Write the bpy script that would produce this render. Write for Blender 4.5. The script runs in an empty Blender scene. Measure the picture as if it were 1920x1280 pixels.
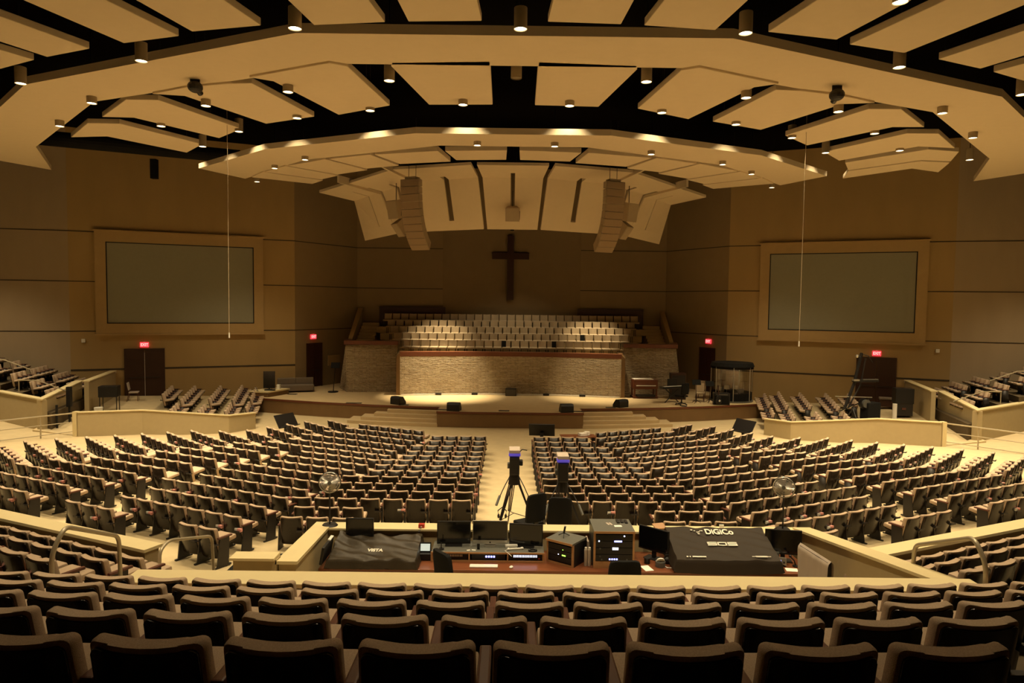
# Church auditorium seen from the upper seating behind the sound booth.  Units: metres, Y runs towards the stage.
import bpy, bmesh, math, random
from mathutils import Matrix, Vector
D = bpy.data
S = bpy.context.scene
COL = S.collection
random.seed(7)
R_ = math.radians
PI = math.pi

# ------------------------------------------------------------------ camera, world, exposure
cam = D.cameras.new('camera'); cam.sensor_width = 36.0; cam.lens = 1300 / 1920 * 36; cam.clip_start = .05; cam.clip_end = 300
camo = D.objects.new('camera', cam); COL.objects.link(camo)
camo.matrix_world = (Matrix.Translation((0, 0, 6)) @ Matrix.Rotation(-.0015, 4, 'Z')
                     @ Matrix.Rotation(PI / 2 - math.atan(72 / 1300), 4, 'X') @ Matrix.Rotation(.012, 4, 'Z'))
S.camera = camo
W = D.worlds.new('world'); S.world = W; W.use_nodes = True
W.node_tree.nodes['Background'].inputs[0].default_value = (1, .74, .42, 1)
W.node_tree.nodes['Background'].inputs[1].default_value = .05
vs = S.view_settings
vs.view_transform = 'Standard'; vs.look = 'None'; vs.gamma = 1; vs.use_curve_mapping = False; vs.exposure = -0.06
cy = S.cycles
cy.use_denoising = True; cy.use_adaptive_sampling = True; cy.adaptive_threshold = .025; cy.max_bounces = 7; cy.diffuse_bounces = 5; cy.glossy_bounces = 3; cy.transparent_max_bounces = 8
cy.sample_clamp_indirect = 6; cy.caustics_reflective = False; cy.caustics_refractive = False
WARM = (1.0, .79, .47)
P_DOWN = 1400.0       # watts of a house downlight
P_STAGE = 1500.0      # watts of a stage accent light

# ------------------------------------------------------------------ materials
def lin(h):
    h = h.lstrip('#'); v = [int(h[i:i + 2], 16) / 255 for i in (0, 2, 4)]
    return tuple(c / 12.92 if c <= .04045 else ((c + .055) / 1.055) ** 2.4 for c in v) + (1,)
def mat(name, col, rough=.7, metal=0, var=.0, scale=20, bump=0, bscale=80, spec=.5, emit=None, estr=0, stretch=None):
    m = D.materials.new(name); m.use_nodes = True
    nt = m.node_tree; b = nt.nodes['Principled BSDF']
    c = lin(col) if isinstance(col, str) else tuple(col) + (1,)
    b.inputs['Base Color'].default_value = c
    b.inputs['Roughness'].default_value = rough; b.inputs['Metallic'].default_value = metal
    b.inputs['Specular IOR Level'].default_value = spec
    tc = nt.nodes.new('ShaderNodeTexCoord'); src = tc.outputs['Object']
    if stretch:
        mp = nt.nodes.new('ShaderNodeMapping'); mp.inputs['Scale'].default_value = stretch
        nt.links.new(src, mp.inputs[0]); src = mp.outputs[0]
    if var:
        n = nt.nodes.new('ShaderNodeTexNoise'); n.inputs['Scale'].default_value = scale; n.inputs['Detail'].default_value = 4
        nt.links.new(src, n.inputs['Vector'])
        mx = nt.nodes.new('ShaderNodeMix'); mx.data_type = 'RGBA'
        mx.inputs[6].default_value = tuple(x * (1 - var) for x in c[:3]) + (1,)
        mx.inputs[7].default_value = tuple(min(1, x * (1 + var)) for x in c[:3]) + (1,)
        nt.links.new(n.outputs['Fac'], mx.inputs[0]); nt.links.new(mx.outputs[2], b.inputs['Base Color'])
    if bump:
        n2 = nt.nodes.new('ShaderNodeTexNoise'); n2.inputs['Scale'].default_value = bscale; n2.inputs['Detail'].default_value = 3
        nt.links.new(src, n2.inputs['Vector'])
        bp = nt.nodes.new('ShaderNodeBump'); bp.inputs['Strength'].default_value = bump; bp.inputs['Distance'].default_value = .02
        nt.links.new(n2.outputs['Fac'], bp.inputs['Height']); nt.links.new(bp.outputs[0], b.inputs['Normal'])
    if emit:
        b.inputs['Emission Color'].default_value = tuple(emit) + (1,); b.inputs['Emission Strength'].default_value = estr
    return m
M = {}
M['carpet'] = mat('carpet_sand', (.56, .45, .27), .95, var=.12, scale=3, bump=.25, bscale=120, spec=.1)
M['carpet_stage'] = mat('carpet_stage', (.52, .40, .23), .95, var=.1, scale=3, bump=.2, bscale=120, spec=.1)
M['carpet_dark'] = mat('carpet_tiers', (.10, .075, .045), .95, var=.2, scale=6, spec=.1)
M['cream'] = mat('cream_laminate', (.70, .59, .34), .45, var=.04, scale=5, spec=.35)
M['vinyl'] = mat('tan_wall_vinyl', (.40, .32, .18), .7, var=.06, scale=6, bump=.08, bscale=60, spec=.25)
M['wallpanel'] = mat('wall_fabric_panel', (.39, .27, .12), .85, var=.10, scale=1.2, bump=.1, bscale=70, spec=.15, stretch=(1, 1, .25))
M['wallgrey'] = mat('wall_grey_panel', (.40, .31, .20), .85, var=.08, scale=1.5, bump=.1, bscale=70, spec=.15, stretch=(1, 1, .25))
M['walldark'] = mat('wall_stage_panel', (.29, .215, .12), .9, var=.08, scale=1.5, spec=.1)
M['joint'] = mat('dark_joint', (.05, .033, .015), .8)
M['frame'] = mat('screen_frame_wood', (.42, .29, .13), .6, var=.08, scale=3, spec=.25)
M['screen'] = mat('grey_screen', (.29, .28, .21), .8, var=.05, scale=8, spec=.1)
M['cloud'] = mat('ceiling_panel_cream', (.70, .585, .405), .9, var=.03, scale=4, bump=.06, bscale=90, spec=.1)
M['deck'] = mat('black_deck', (.006, .005, .004), 1, spec=.0)
M['fabric'] = mat('brown_seat_fabric', (.45, .335, .235), .92, var=.35, scale=160, bump=.35, bscale=260, spec=.15)
M['plastic'] = mat('dark_back_shell', (.014, .0095, .006), .24, var=.1, scale=10, spec=.3)
M['steel_dark'] = mat('dark_steel', (.018, .015, .013), .5, spec=.4)
M['armwood'] = mat('red_brown_arm', (.10, .035, .02), .4, var=.25, scale=12, spec=.4, stretch=(6, 1, 6))
M['choirfab'] = mat('beige_choir_fabric', (.42, .33, .22), .92, var=.15, scale=60, spec=.1)
M['redwood'] = mat('mahogany_trim', (.14, .045, .02), .4, var=.3, scale=6, spec=.4, stretch=(1, 1, 8))
M['veneer'] = mat('stage_veneer', (.20, .12, .052), .5, var=.12, scale=3, spec=.3, stretch=(1, 1, .3))
M['desk'] = mat('desk_wood', (.17, .055, .022), .3, var=.35, scale=4, spec=.5, stretch=(.6, 8, 8))
M['oak'] = mat('oak_edge', (.38, .20, .085), .45, var=.2, scale=6, spec=.4, stretch=(1, 6, 6))
M['doorwood'] = mat('dark_door_wood', (.045, .017, .009), .45, var=.2, scale=4, spec=.35, stretch=(6, 6, .6))
M['black'] = mat('black_plastic', (.010, .009, .009), .45, spec=.4)
M['blackmatte'] = mat('black_matte', (.008, .008, .008), .85, spec=.2)
M['greytop'] = mat('grey_laminate', (.10, .10, .085), .55, var=.08, scale=20)
M['glassblack'] = mat('black_screen_glass', (.004, .004, .004), .12, spec=.5)
M['cover'] = mat('black_nylon_cover', (.036, .027, .016), .42, var=.15, scale=5, bump=.6, bscale=6, spec=.25)
M['cover2'] = mat('grey_nylon_cover', (.030, .022, .015), .65, var=.12, scale=5, bump=.15, bscale=7, spec=.18)
M['white'] = mat('white_plastic', (.72, .70, .64), .5)
M['paper'] = mat('white_paper', (.80, .77, .70), .8)
M['pink'] = mat('pink_paper', (.80, .36, .31), .8)
M['alu'] = mat('brushed_aluminium', (.62, .60, .55), .32, .9)
M['chrome'] = mat('chrome', (.7, .68, .62), .15, 1)
M['rail'] = mat('painted_handrail', (.42, .36, .25), .38, .35)
M['speaker'] = mat('tan_speaker_paint', (.42, .33, .21), .7, var=.05, scale=10)
M['grille'] = mat('tan_speaker_grille', (.33, .235, .135), .85, var=.2, scale=120, bump=.3, bscale=200)
M['housing'] = mat('tan_light_housing', (.36, .29, .18), .5, spec=.3)
M['lens'] = mat('lit_lens', (1, .9, .7), .5, emit=(1, .86, .56), estr=9)
M['lens_off'] = mat('unlit_lens', (.25, .2, .13), .4)
M['grey'] = mat('grey_metal', (.12, .12, .11), .5, .4)
M['velour'] = mat('grey_velour', (.16, .125, .09), .95, var=.2, scale=30)
M['clothgrey'] = mat('grey_mauve_cloth', (.44, .37, .31), .8, var=.08, scale=8, bump=.4, bscale=7, stretch=(1, 1, .35))
M['red'] = mat('red_plastic', (.45, .04, .02), .4)
M['orange'] = mat('orange_plastic', (.55, .16, .05), .5)
M['exitred'] = mat('exit_red_face', (.5, .02, .03), .5, emit=(1, .05, .07), estr=1.6)
M['exitletter'] = mat('exit_letter', (.9, .5, .5), .5, emit=(1, .55, .50), estr=1.2)
M['led_blue'] = mat('blue_led', (.2, .2, .9), .5, emit=(.28, .30, 1), estr=5)
M['led_white'] = mat('white_led', (.8, .8, .9), .5, emit=(.75, .78, 1), estr=3)
M['led_green'] = mat('green_led', (.3, .8, .1), .5, emit=(.4, 1, .1), estr=2.5)
M['lcd'] = mat('pale_lcd', (.6, .7, .65), .4, emit=(.70, .82, .78), estr=.55)
M['lcd_violet'] = mat('violet_lcd', (.4, .4, .8), .4, emit=(.42, .42, 1), estr=.9)
M['tally'] = mat('blue_tally', (.1, .08, .6), .4, emit=(.14, .10, .95), estr=.28)
M['print'] = mat('white_print', (.75, .72, .62), .7)
M['lime'] = mat('brown_wood_lid', (.22, .12, .06), .5, var=.2, scale=8)

def stone_mat():
    m = D.materials.new('ledge_stone'); m.use_nodes = True
    nt = m.node_tree; b = nt.nodes['Principled BSDF']; b.inputs['Roughness'].default_value = .85
    uv = nt.nodes.new('ShaderNodeUVMap')
    br = nt.nodes.new('ShaderNodeTexBrick')
    br.inputs['Color1'].default_value = (.58, .47, .30, 1); br.inputs['Color2'].default_value = (.44, .33, .19, 1)
    br.inputs['Mortar'].default_value = (.22, .16, .09, 1); br.inputs['Scale'].default_value = 1
    br.inputs['Mortar Size'].default_value = .008; br.inputs['Brick Width'].default_value = .42; br.inputs['Row Height'].default_value = .075
    br.offset = .37; br.squash = 1.5; br.squash_frequency = 3
    n = nt.nodes.new('ShaderNodeTexNoise'); n.inputs['Scale'].default_value = 5; n.inputs['Detail'].default_value = 5
    mp = nt.nodes.new('ShaderNodeMapping'); mp.inputs['Scale'].default_value = (1, 3.4, 1)
    nt.links.new(uv.outputs[0], mp.inputs[0]); nt.links.new(mp.outputs[0], n.inputs['Vector'])
    ad = nt.nodes.new('ShaderNodeMix'); ad.data_type = 'VECTOR'; ad.inputs[0].default_value = .012
    nt.links.new(uv.outputs[0], ad.inputs[4]); nt.links.new(n.outputs['Color'], ad.inputs[5]); nt.links.new(ad.outputs[1], br.inputs['Vector'])
    mx = nt.nodes.new('ShaderNodeMix'); mx.data_type = 'RGBA'; mx.blend_type = 'OVERLAY'; mx.inputs[0].default_value = .55
    nt.links.new(br.outputs['Color'], mx.inputs[6]); nt.links.new(n.outputs['Fac'], mx.inputs[7]); nt.links.new(mx.outputs[2], b.inputs['Base Color'])
    ma = nt.nodes.new('ShaderNodeMath'); ma.operation = 'MULTIPLY_ADD'; ma.inputs[1].default_value = -.6
    nt.links.new(br.outputs['Fac'], ma.inputs[0]); nt.links.new(n.outputs['Fac'], ma.inputs[2])
    bp = nt.nodes.new('ShaderNodeBump'); bp.inputs['Strength'].default_value = 1; bp.inputs['Distance'].default_value = .22
    nt.links.new(ma.outputs[0], bp.inputs['Height']); nt.links.new(bp.outputs[0], b.inputs['Normal'])
    return m
M['stone'] = stone_mat()
def clear_mat():
    m = D.materials.new('clear_acrylic'); m.use_nodes = True
    nt = m.node_tree; nt.nodes.clear()
    o = nt.nodes.new('ShaderNodeOutputMaterial'); mx = nt.nodes.new('ShaderNodeMixShader'); mx.inputs[0].default_value = .10
    t = nt.nodes.new('ShaderNodeBsdfTransparent'); t.inputs[0].default_value = (.86, .86, .83, 1)
    g = nt.nodes.new('ShaderNodeBsdfGlossy'); g.inputs['Roughness'].default_value = .08
    nt.links.new(t.outputs[0], mx.inputs[1]); nt.links.new(g.outputs[0], mx.inputs[2]); nt.links.new(mx.outputs[0], o.inputs[0])
    return m
M['acrylic'] = clear_mat()

# ------------------------------------------------------------------ mesh helpers
class MB:
    def __init__(s): s.b = bmesh.new()
    def box(s, c, d, rz=0, rx=0, ry=0, bev=0):
        m = Matrix.Translation(c) @ Matrix.Rotation(rz, 4, 'Z') @ Matrix.Rotation(rx, 4, 'X') @ Matrix.Rotation(ry, 4, 'Y') @ Matrix.Diagonal((d[0], d[1], d[2], 1))
        r = bmesh.ops.create_cube(s.b, size=1, matrix=m)
        if bev:
            es = list({e for v in r['verts'] for e in v.link_edges})
            bmesh.ops.bevel(s.b, geom=es, offset=bev, segments=2, affect='EDGES', profile=.6)
        return s
    def bb(s, x0, x1, y0, y1, z0, z1, bev=0):
        return s.box(((x0 + x1) / 2, (y0 + y1) / 2, (z0 + z1) / 2), (x1 - x0, y1 - y0, z1 - z0), bev=bev)
    def cyl(s, p0, p1, r, r2=None, n=12, cap=True):
        p0, p1 = Vector(p0), Vector(p1); d = p1 - p0
        m = Matrix.Translation((p0 + p1) / 2) @ d.to_track_quat('Z', 'Y').to_matrix().to_4x4()
        bmesh.ops.create_cone(s.b, cap_ends=cap, segments=n, radius1=r, radius2=r if r2 is None else r2, depth=d.length, matrix=m)
        return s
    def tube(s, pts, r, n=8):
        pts = [Vector(p) for p in pts]; rings = []
        for i, p in enumerate(pts):
            a = pts[max(i - 1, 0)]; b = pts[min(i + 1, len(pts) - 1)]
            q = (b - a).to_track_quat('Z', 'Y').to_matrix()
            rings.append([s.b.verts.new(p + q @ Vector((r * math.cos(t * 2 * PI / n), r * math.sin(t * 2 * PI / n), 0))) for t in range(n)])
        for A, B in zip(rings, rings[1:]):
            for t in range(n): s.b.faces.new((A[t], A[(t + 1) % n], B[(t + 1) % n], B[t]))
        s.b.faces.new(rings[0][::-1]); s.b.faces.new(rings[-1]); return s
    def sph(s, c, r, sc=(1, 1, 1), u=14, v=9):
        bmesh.ops.create_uvsphere(s.b, u_segments=u, v_segments=v, radius=r, matrix=Matrix.Translation(c) @ Matrix.Diagonal((*sc, 1))); return s
    def prism(s, poly, z0, z1):
        """poly: plan points; z0 / z1: one height or a list, one per point"""
        n = len(poly); Z0 = z0 if isinstance(z0, (list, tuple)) else [z0] * n; Z1 = z1 if isinstance(z1, (list, tuple)) else [z1] * n
        a = [s.b.verts.new((p[0], p[1], z)) for p, z in zip(poly, Z0)]; b = [s.b.verts.new((p[0], p[1], z)) for p, z in zip(poly, Z1)]
        s.b.faces.new(a[::-1]); s.b.faces.new(b)
        for i in range(n): s.b.faces.new((a[i], a[(i + 1) % n], b[(i + 1) % n], b[i]))
        return s
    def solid(s, A, B):
        """two matching loops of points joined into a solid"""
        a = [s.b.verts.new(p) for p in A]; b = [s.b.verts.new(p) for p in B]; n = len(a)
        s.b.faces.new(a[::-1]); s.b.faces.new(b)
        for i in range(n): s.b.faces.new((a[i], a[(i + 1) % n], b[(i + 1) % n], b[i]))
        return s
    def grid(s, f, nu, nv):
        V = [[s.b.verts.new(f(i / nu, j / nv)) for j in range(nv + 1)] for i in range(nu + 1)]
        for i in range(nu):
            for j in range(nv): s.b.faces.new((V[i][j], V[i + 1][j], V[i + 1][j + 1], V[i][j + 1]))
        return s
    def wall(s, pts, th, z0, z1):
        """vertical wall along plan points, thickness to the left of travel"""
        n = len(pts); Z0 = z0 if isinstance(z0, (list, tuple)) else [z0] * n; Z1 = z1 if isinstance(z1, (list, tuple)) else [z1] * n
        off = offset(pts, th)
        for i in range(n - 1):
            s.prism([pts[i], pts[i + 1], off[i + 1], off[i]], [Z0[i], Z0[i + 1], Z0[i + 1], Z0[i]], [Z1[i], Z1[i + 1], Z1[i + 1], Z1[i]])
        return s
    def out(s, name, m, parent=None, smooth=False, bev=0, loc=None):
        bmesh.ops.recalc_face_normals(s.b, faces=s.b.faces)
        if bev: bmesh.ops.bevel(s.b, geom=[e for e in s.b.edges if len(e.link_faces) == 2 and e.calc_face_angle(0) > .5], offset=bev, segments=2, affect='EDGES', profile=.6)
        me = D.meshes.new(name); s.b.to_mesh(me); s.b.free()
        for x in (m if isinstance(m, (list, tuple)) else [m]): me.materials.append(x)
        if smooth:
            for p in me.polygons: p.use_smooth = True
            me.set_sharp_from_angle(angle=R_(38))
        o = D.objects.new(name, me); COL.objects.link(o)
        if parent: o.parent = parent
        if loc: o.location = loc
        return o
def offset(pts, d):
    out = []
    for i, p in enumerate(pts):
        ns = []
        for a, b in ((i - 1, i), (i, i + 1)):
            if a >= 0 and b < len(pts):
                e = Vector((pts[b][0] - pts[a][0], pts[b][1] - pts[a][1])).normalized(); ns.append(Vector((-e.y, e.x)))
        n = sum(ns, Vector((0, 0))); n.normalize(); k = d / max(.3, n.dot(ns[0]))
        out.append((p[0] + n.x * k, p[1] + n.y * k))
    return out
def tag(o, label, cat, group=None):
    o['label'] = label; o['category'] = cat
    if group: o['group'] = group
    return o
def thing(name, label, cat, loc=(0, 0, 0), rz=0, group=None):
    o = D.objects.new(name, None); COL.objects.link(o); o.location = loc; o.rotation_euler = (0, 0, rz); o.empty_display_size = .2
    return tag(o, label, cat, group)
def struct(o): o['kind'] = 'structure'; return o
def dup(root, loc, rz, label=None, group=None):
    r = root.copy(); COL.objects.link(r); r.location = loc; r.rotation_euler = (0, 0, rz)
    if label: r['label'] = label
    if group: r['group'] = group
    for ch in list(root.children):
        c = ch.copy(); COL.objects.link(c); c.parent = r
        for g in ch.children:
            d = g.copy(); COL.objects.link(d); d.parent = c
    return r
def text(s, name, size, m, parent, loc, rot, depth=.004, xs=1.0, shear=0.0, align='CENTER', bold=0.0):
    f = D.curves.new(name, 'FONT'); f.body = s; f.size = size; f.align_x = align; f.align_y = 'CENTER'; f.extrude = depth; f.offset = bold; f.shear = shear
    f.materials.append(m); c = D.objects.new(name, f); COL.objects.link(c); bpy.context.view_layer.update()
    me = D.meshes.new_from_object(c.evaluated_get(bpy.context.evaluated_depsgraph_get())); D.objects.remove(c)
    for v in me.vertices: v.co.x *= xs
    o = D.objects.new(name, me); COL.objects.link(o); o.parent = parent; o.location = loc; o.rotation_euler = rot
    return o
ORD = ['first', 'second', 'third', 'fourth', 'fifth', 'sixth', 'seventh', 'eighth', 'ninth', 'tenth', 'eleventh', 'twelfth', 'thirteenth', 'fourteenth',
       'fifteenth', 'sixteenth', 'seventeenth', 'eighteenth', 'nineteenth', 'twentieth', 'twenty-first', 'twenty-second', 'twenty-third', 'twenty-fourth',
       'twenty-fifth', 'twenty-sixth', 'twenty-seventh', 'twenty-eighth', 'twenty-ninth', 'thirtieth', 'thirty-first', 'thirty-second']
SIDE = {-1: 'left', 1: 'right'}
def po(r, a): return (r * math.sin(R_(a)), 43 - r * math.cos(R_(a)))      # plan point at radius r, bearing a about the room's centre
def fz(x, y): return max(0.0, .064 * (math.hypot(x, y - 43) - 19.3))      # height of the dished main floor
def sz(x, y): return max(0.0, -2.118 + .067 * abs(x) + .0394 * y)         # height of the sloping side floors

# ------------------------------------------------------------------ room shell
mb = MB()
rs = [0, 6, 12, 17, 19.3, 22, 25, 28, 30.5, 33, 37, 41]
def flo(u, v):
    i = min(int(u * 11 + 1e-6), 11); r = rs[i]; a = -88 + 176 * v
    x, y = po(r, a); return (x, y, max(0.0, .064 * (min(r, 31) - 19.3)))
mb.grid(flo, 11, 40)
struct(mb.out('floor_main', M['carpet'], smooth=True))
struct(MB().bb(-36, 36, -8, 52, -.4, -.3).out('floor_slab', M['carpet_dark']))
struct(MB().bb(-36, 36, -8, 52, 14.8, 15.0).out('ceiling', M['deck']))
A_, B_, C_ = (23.1, 36.3), (12.75, 40.9), (10.1, 45.5)
OUT_ = (34.5, 33.7)
def joints(p, q, zs, w=.05):
    mb = MB(); L = math.hypot(q[0] - p[0], q[1] - p[1]); a = math.atan2(q[1] - p[1], q[0] - p[0])
    for z in zs: mb.box(((p[0] + q[0]) / 2, (p[1] + q[1]) / 2, z), (L, .03, w), rz=a)
    return mb
for s in (-1, 1):
    n = SIDE[s]
    m_ = lambda p: (s * p[0], p[1])
    w = struct(MB().wall([m_(OUT_), m_(A_)], .3 * -s, -.3, 14.9).out('wall_%s_outer' % n, M['wallgrey']))
    joints(m_(OUT_), m_(A_), (9.48, 6.87, 4.25)).out('panel_joint', M['joint'], w)
    w = struct(MB().wall([m_(A_), m_(B_)], -.3 * s, -.3, 14.9).out('wall_%s_screen' % n, M['wallpanel']))
    joints(m_(A_), m_(B_), (9.48, 6.87, 4.25)).out('panel_joint', M['joint'], w)
    joints(m_(A_), m_(B_), (2.2,), .09).out('chair_rail', M['joint'], w)  # dark joint colour on the rail stands for its shadowed line
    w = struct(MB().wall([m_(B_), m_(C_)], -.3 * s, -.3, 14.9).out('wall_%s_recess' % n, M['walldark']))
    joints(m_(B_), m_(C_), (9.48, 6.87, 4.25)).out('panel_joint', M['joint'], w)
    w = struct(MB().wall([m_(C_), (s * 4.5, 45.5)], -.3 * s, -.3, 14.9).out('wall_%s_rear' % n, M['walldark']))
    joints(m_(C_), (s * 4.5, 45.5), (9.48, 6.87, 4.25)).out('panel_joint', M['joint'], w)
    struct(MB().bb(min(s * 34.5, s * 34.8), max(s * 34.5, s * 34.8), -8, 33.8, -.3, 14.9).out('wall_%s' % n, M['wallgrey']))
# curved niche behind the cross
mb = MB()
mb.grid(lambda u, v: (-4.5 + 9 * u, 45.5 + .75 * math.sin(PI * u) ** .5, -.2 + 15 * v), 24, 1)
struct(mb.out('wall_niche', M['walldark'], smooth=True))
struct(MB().bb(-34.5, 34.5, -8.3, -8, -.3, 14.9).out('wall_rear', M['wallgrey']))

def door(num, c, ang, w, h, label):
    root = D.objects.new('door_%d' % num, None); COL.objects.link(root); root.location = c; root.rotation_euler = (0, 0, ang); root['kind'] = 'structure'; root['label'] = label
    f = MB()
    f.bb(-w / 2 - .07, -w / 2, -.06, .03, 0, h + .07).bb(w / 2, w / 2 + .07, -.06, .03, 0, h + .07).bb(-w / 2, w / 2, -.06, .03, h, h + .07)
    f.out('door_frame', M['doorwood'], root)
    for k in (-1, 1):
        l = MB().bb(min(k * .012, k * w / 2), max(k * .012, k * w / 2), -.04, .03, .01, h - .005)
        for z0, z1 in ((.15, h * .48), (h * .5, h - .15)):
            l.bb(min(k * .12, k * (w / 2 - .12)), max(k * .12, k * (w / 2 - .12)), -.052, -.03, z0, z1)
        lo = l.out('door_leaf', M['doorwood'], root)
        hm = MB().bb(min(k * .06, k * .10), max(k * .06, k * .10), -.11, -.05, 1.0, 1.04).bb(min(k * .05, k * (w / 2 - .15)), max(k * .05, k * (w / 2 - .15)), -.12, -.09, 1.005, 1.035)
        hm.out('push_bar', M['steel_dark'], lo)
    if num == 1: MB().bb(-.008, .008, -.045, .0, .02, h - .15).out('door_gap', M['paper'], root)
def sign(c, ang, label, w=.42, h=.27):
    t = thing('exit_sign', label, 'exit sign', c, ang, 'lit exit signs')
    MB().bb(-w / 2, w / 2, -.09, -.01, -h / 2, h / 2, bev=.01).out('housing', M['exitred'], t)
    MB().bb(-.05, .05, -.06, -.02, h / 2 - .002, h / 2 + .04).out('bracket', M['white'], t)
    text('EXIT', 'lettering', .21, M['exitletter'], t, (0, -.094, .0), (PI / 2, 0, 0), .002, .85, bold=.006)
    return t
for s in (-1, 1):
    ang = math.atan2(B_[1] - A_[1], B_[0] - A_[0]) if s > 0 else 0
    wa = math.atan2((B_[1] - A_[1]), s * (B_[0] - A_[0]))           # along the screen wall
    if math.cos(wa) < 0: wa += PI
    nx, ny = math.sin(wa), -math.cos(wa)                             # into the room
    def on(x, z, d=0):
        t = (A_[0] - x) / (A_[0] - B_[0]); y = A_[1] + t * (B_[1] - A_[1]); return (s * x + nx * d, y + ny * d, z)
    door(1 if s < 0 else 2, on(19.95, .70, .03), wa, 1.82, 2.52, 'dark wood double door under the %s outer exit sign' % SIDE[s])
    sign(on(19.95, 3.50, .01), wa, 'red lit exit sign above the dark double door by the %s screen' % SIDE[s])
    # projection screen
    t = thing('projection_screen', 'large grey projection screen in a tan frame on the %s wall' % SIDE[s], 'screen', on(18.18, 6.82, 0), wa, 'projection screens')
    f = MB(); W2, H2, w2, h2 = 4.19, 2.72, 3.68, 2.17
    for a in ((-W2, W2, h2, H2), (-W2, W2, -H2, -h2), (-W2, -w2, -h2, h2), (w2, W2, -h2, h2)): f.bb(a[0], a[1], -.16, -.005, a[2], a[3])
    f.bb(-W2 - .06, W2 + .06, -.22, -.005, H2 - .02, H2 + .07); f.bb(-W2 - .06, W2 + .06, -.22, -.005, -H2 - .07, -H2 + .02)
    f.out('frame', M['frame'], t)
    MB().bb(-w2, w2, -.05, -.005, -h2, h2).out('screen', M['screen'], t)
    b = MB()
    for a in ((-w2, w2, h2 - .05, h2), (-w2, w2, -h2, -h2 + .05), (-w2, -w2 + .05, -h2, h2), (w2 - .05, w2, -h2, h2)): b.bb(a[0], a[1], -.075, -.045, a[2], a[3])
    b.out('border', M['black'], t)
    # small wall fittings beside the outer door
    tag(MB().bb(-.09, .09, -.06, 0, -.1, .1, bev=.02).out('wall_speaker', M['white'], loc=on(22.55, 3.75, .03)), 'small white round-edged box high on the wall left of the left double door' if s < 0 else 'small white round-edged box high on the wall right of the right double door', 'wall box').rotation_euler = (0, 0, wa)
    tag(MB().bb(-.16, .16, -.04, 0, -.05, .05).out('switch_plate', M['white'], loc=on(21.35, 2.05, .03)), 'white switch plate beside the %s double door' % SIDE[s], 'switch plate').rotation_euler = (0, 0, wa)
    # inner door in the stage recess
    ra = math.atan2(C_[1] - B_[1], s * (C_[0] - B_[0]))
    if math.cos(ra) < 0: ra += PI
    rx_, ry_ = math.sin(ra), -math.cos(ra)
    def on2(t, z, d=0): return (s * (B_[0] + (C_[0] - B_[0]) * t) + rx_ * d, B_[1] + (C_[1] - B_[1]) * t + ry_ * d, z)
    door(3 if s < 0 else 4, on2(.28, .76, .03), ra, 1.1, 2.6, 'dark stage door under the %s inner exit sign' % SIDE[s])
    sign(on2(.26, 3.82, .02), ra, 'red lit exit sign above the dark stage door %s of the choir' % SIDE[s])

# ------------------------------------------------------------------ cross
t = thing('wall_cross', 'tall dark wooden cross hung in the niche above the choir', 'cross', (-.09, 46.05, 8.33))
MB().bb(-.22, .22, -.09, .09, -2.13, 2.13, bev=.02).out('upright', M['doorwood'], t)
MB().bb(-1.22, 1.22, -.085, .085, .55, .98, bev=.02).out('crossbar', M['doorwood'], t)
MB().bb(-.05, .05, .08, .22, -.2, .8).out('wall_mount', M['steel_dark'], t)
# ------------------------------------------------------------------ stage
ZS = .76
def sfront(x): return 34.3 + x * x / 68
xs = [-13.9 + 27.8 * i / 40 for i in range(41)]
arc = [(x, sfront(x)) for x in xs]
left = [p for p in arc if p[0] < -3.5]; right = [p for p in arc if p[0] > 3.5]
lip = left + [(-3.5, sfront(3.5)), (-3.5, 33.1), (-1.8, 33.02), (0, 33.0), (1.8, 33.02), (3.5, 33.1), (3.5, sfront(3.5))] + right
back = [(13.6, 38.2), (13.0, 40.7), (10.4, 45.4), (-10.4, 45.4), (-13.0, 40.7), (-13.6, 38.2)]
stage = struct(MB().prism(lip + back, 0, ZS).out('floor_stage', M['carpet_stage']))
MB().wall(lip, -.02, .02, ZS - .1).out('stage_fascia', M['veneer'], stage)
MB().wall(lip, -.045, ZS - .09, ZS + .012).out('stage_nosing', M['redwood'], stage)
for s in (-1, 1):
    mb = MB()
    for k in range(4):
        z1 = ZS - .152 * (k + 1); x1 = 6.15 + .62 * k; d0 = .34 * k
        xx = [3.5 + (x1 - 3.5) * i / 8 for i in range(9)]
        if k == 0: d0 = -.02
        front = [(s * x, sfront(x) - .34 * (k + 1) - .045) for x in xx]; bk = [(s * x, sfront(x) - .03) for x in xx]
        mb.prism(front + bk[::-1], 0, z1)
    struct(mb.out('stage_steps_%s' % SIDE[s], M['carpet_stage']))

# stone faced choir parapets with a dark wood cap
def uvwall(name, A, B, parent=None):
    """stone wall: A = front loop (closed, bottom then top), B = matching rear loop"""
    mb = MB(); mb.solid(A, B); o = mb.out(name, M['stone'], parent)
    uv = o.data.uv_layers.new(name='UVMap')
    for p in o.data.polygons:
        n = p.normal
        for li in p.loop_indices:
            v = o.data.vertices[o.data.loops[li].vertex_index].co
            h = v.x if abs(n.y) > .5 or abs(n.z) > .8 else v.y
            uv.data[li].uv = (h + v.y * .3, v.z if abs(n.z) < .8 else v.y)
    return o
t = thing('stone_parapet', 'long low stone wall with mahogany cap across the front of the choir', 'stone wall', (0, 0, 0), 0, 'stone choir walls')
N = 16
fx = [-6.2 + 12.4 * i / N for i in range(N + 1)]
cyv = lambda x: 39.55 - .85 * (x / 6.2) ** 2
mb = MB()
va = [[mb.b.verts.new((x, cyv(x), (ZS, 2.95)[k])) for k in (0, 1)] for x in fx]
vb = [[mb.b.verts.new((x, cyv(x) + .45, (ZS, 2.95)[k])) for k in (0, 1)] for x in fx]
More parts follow.
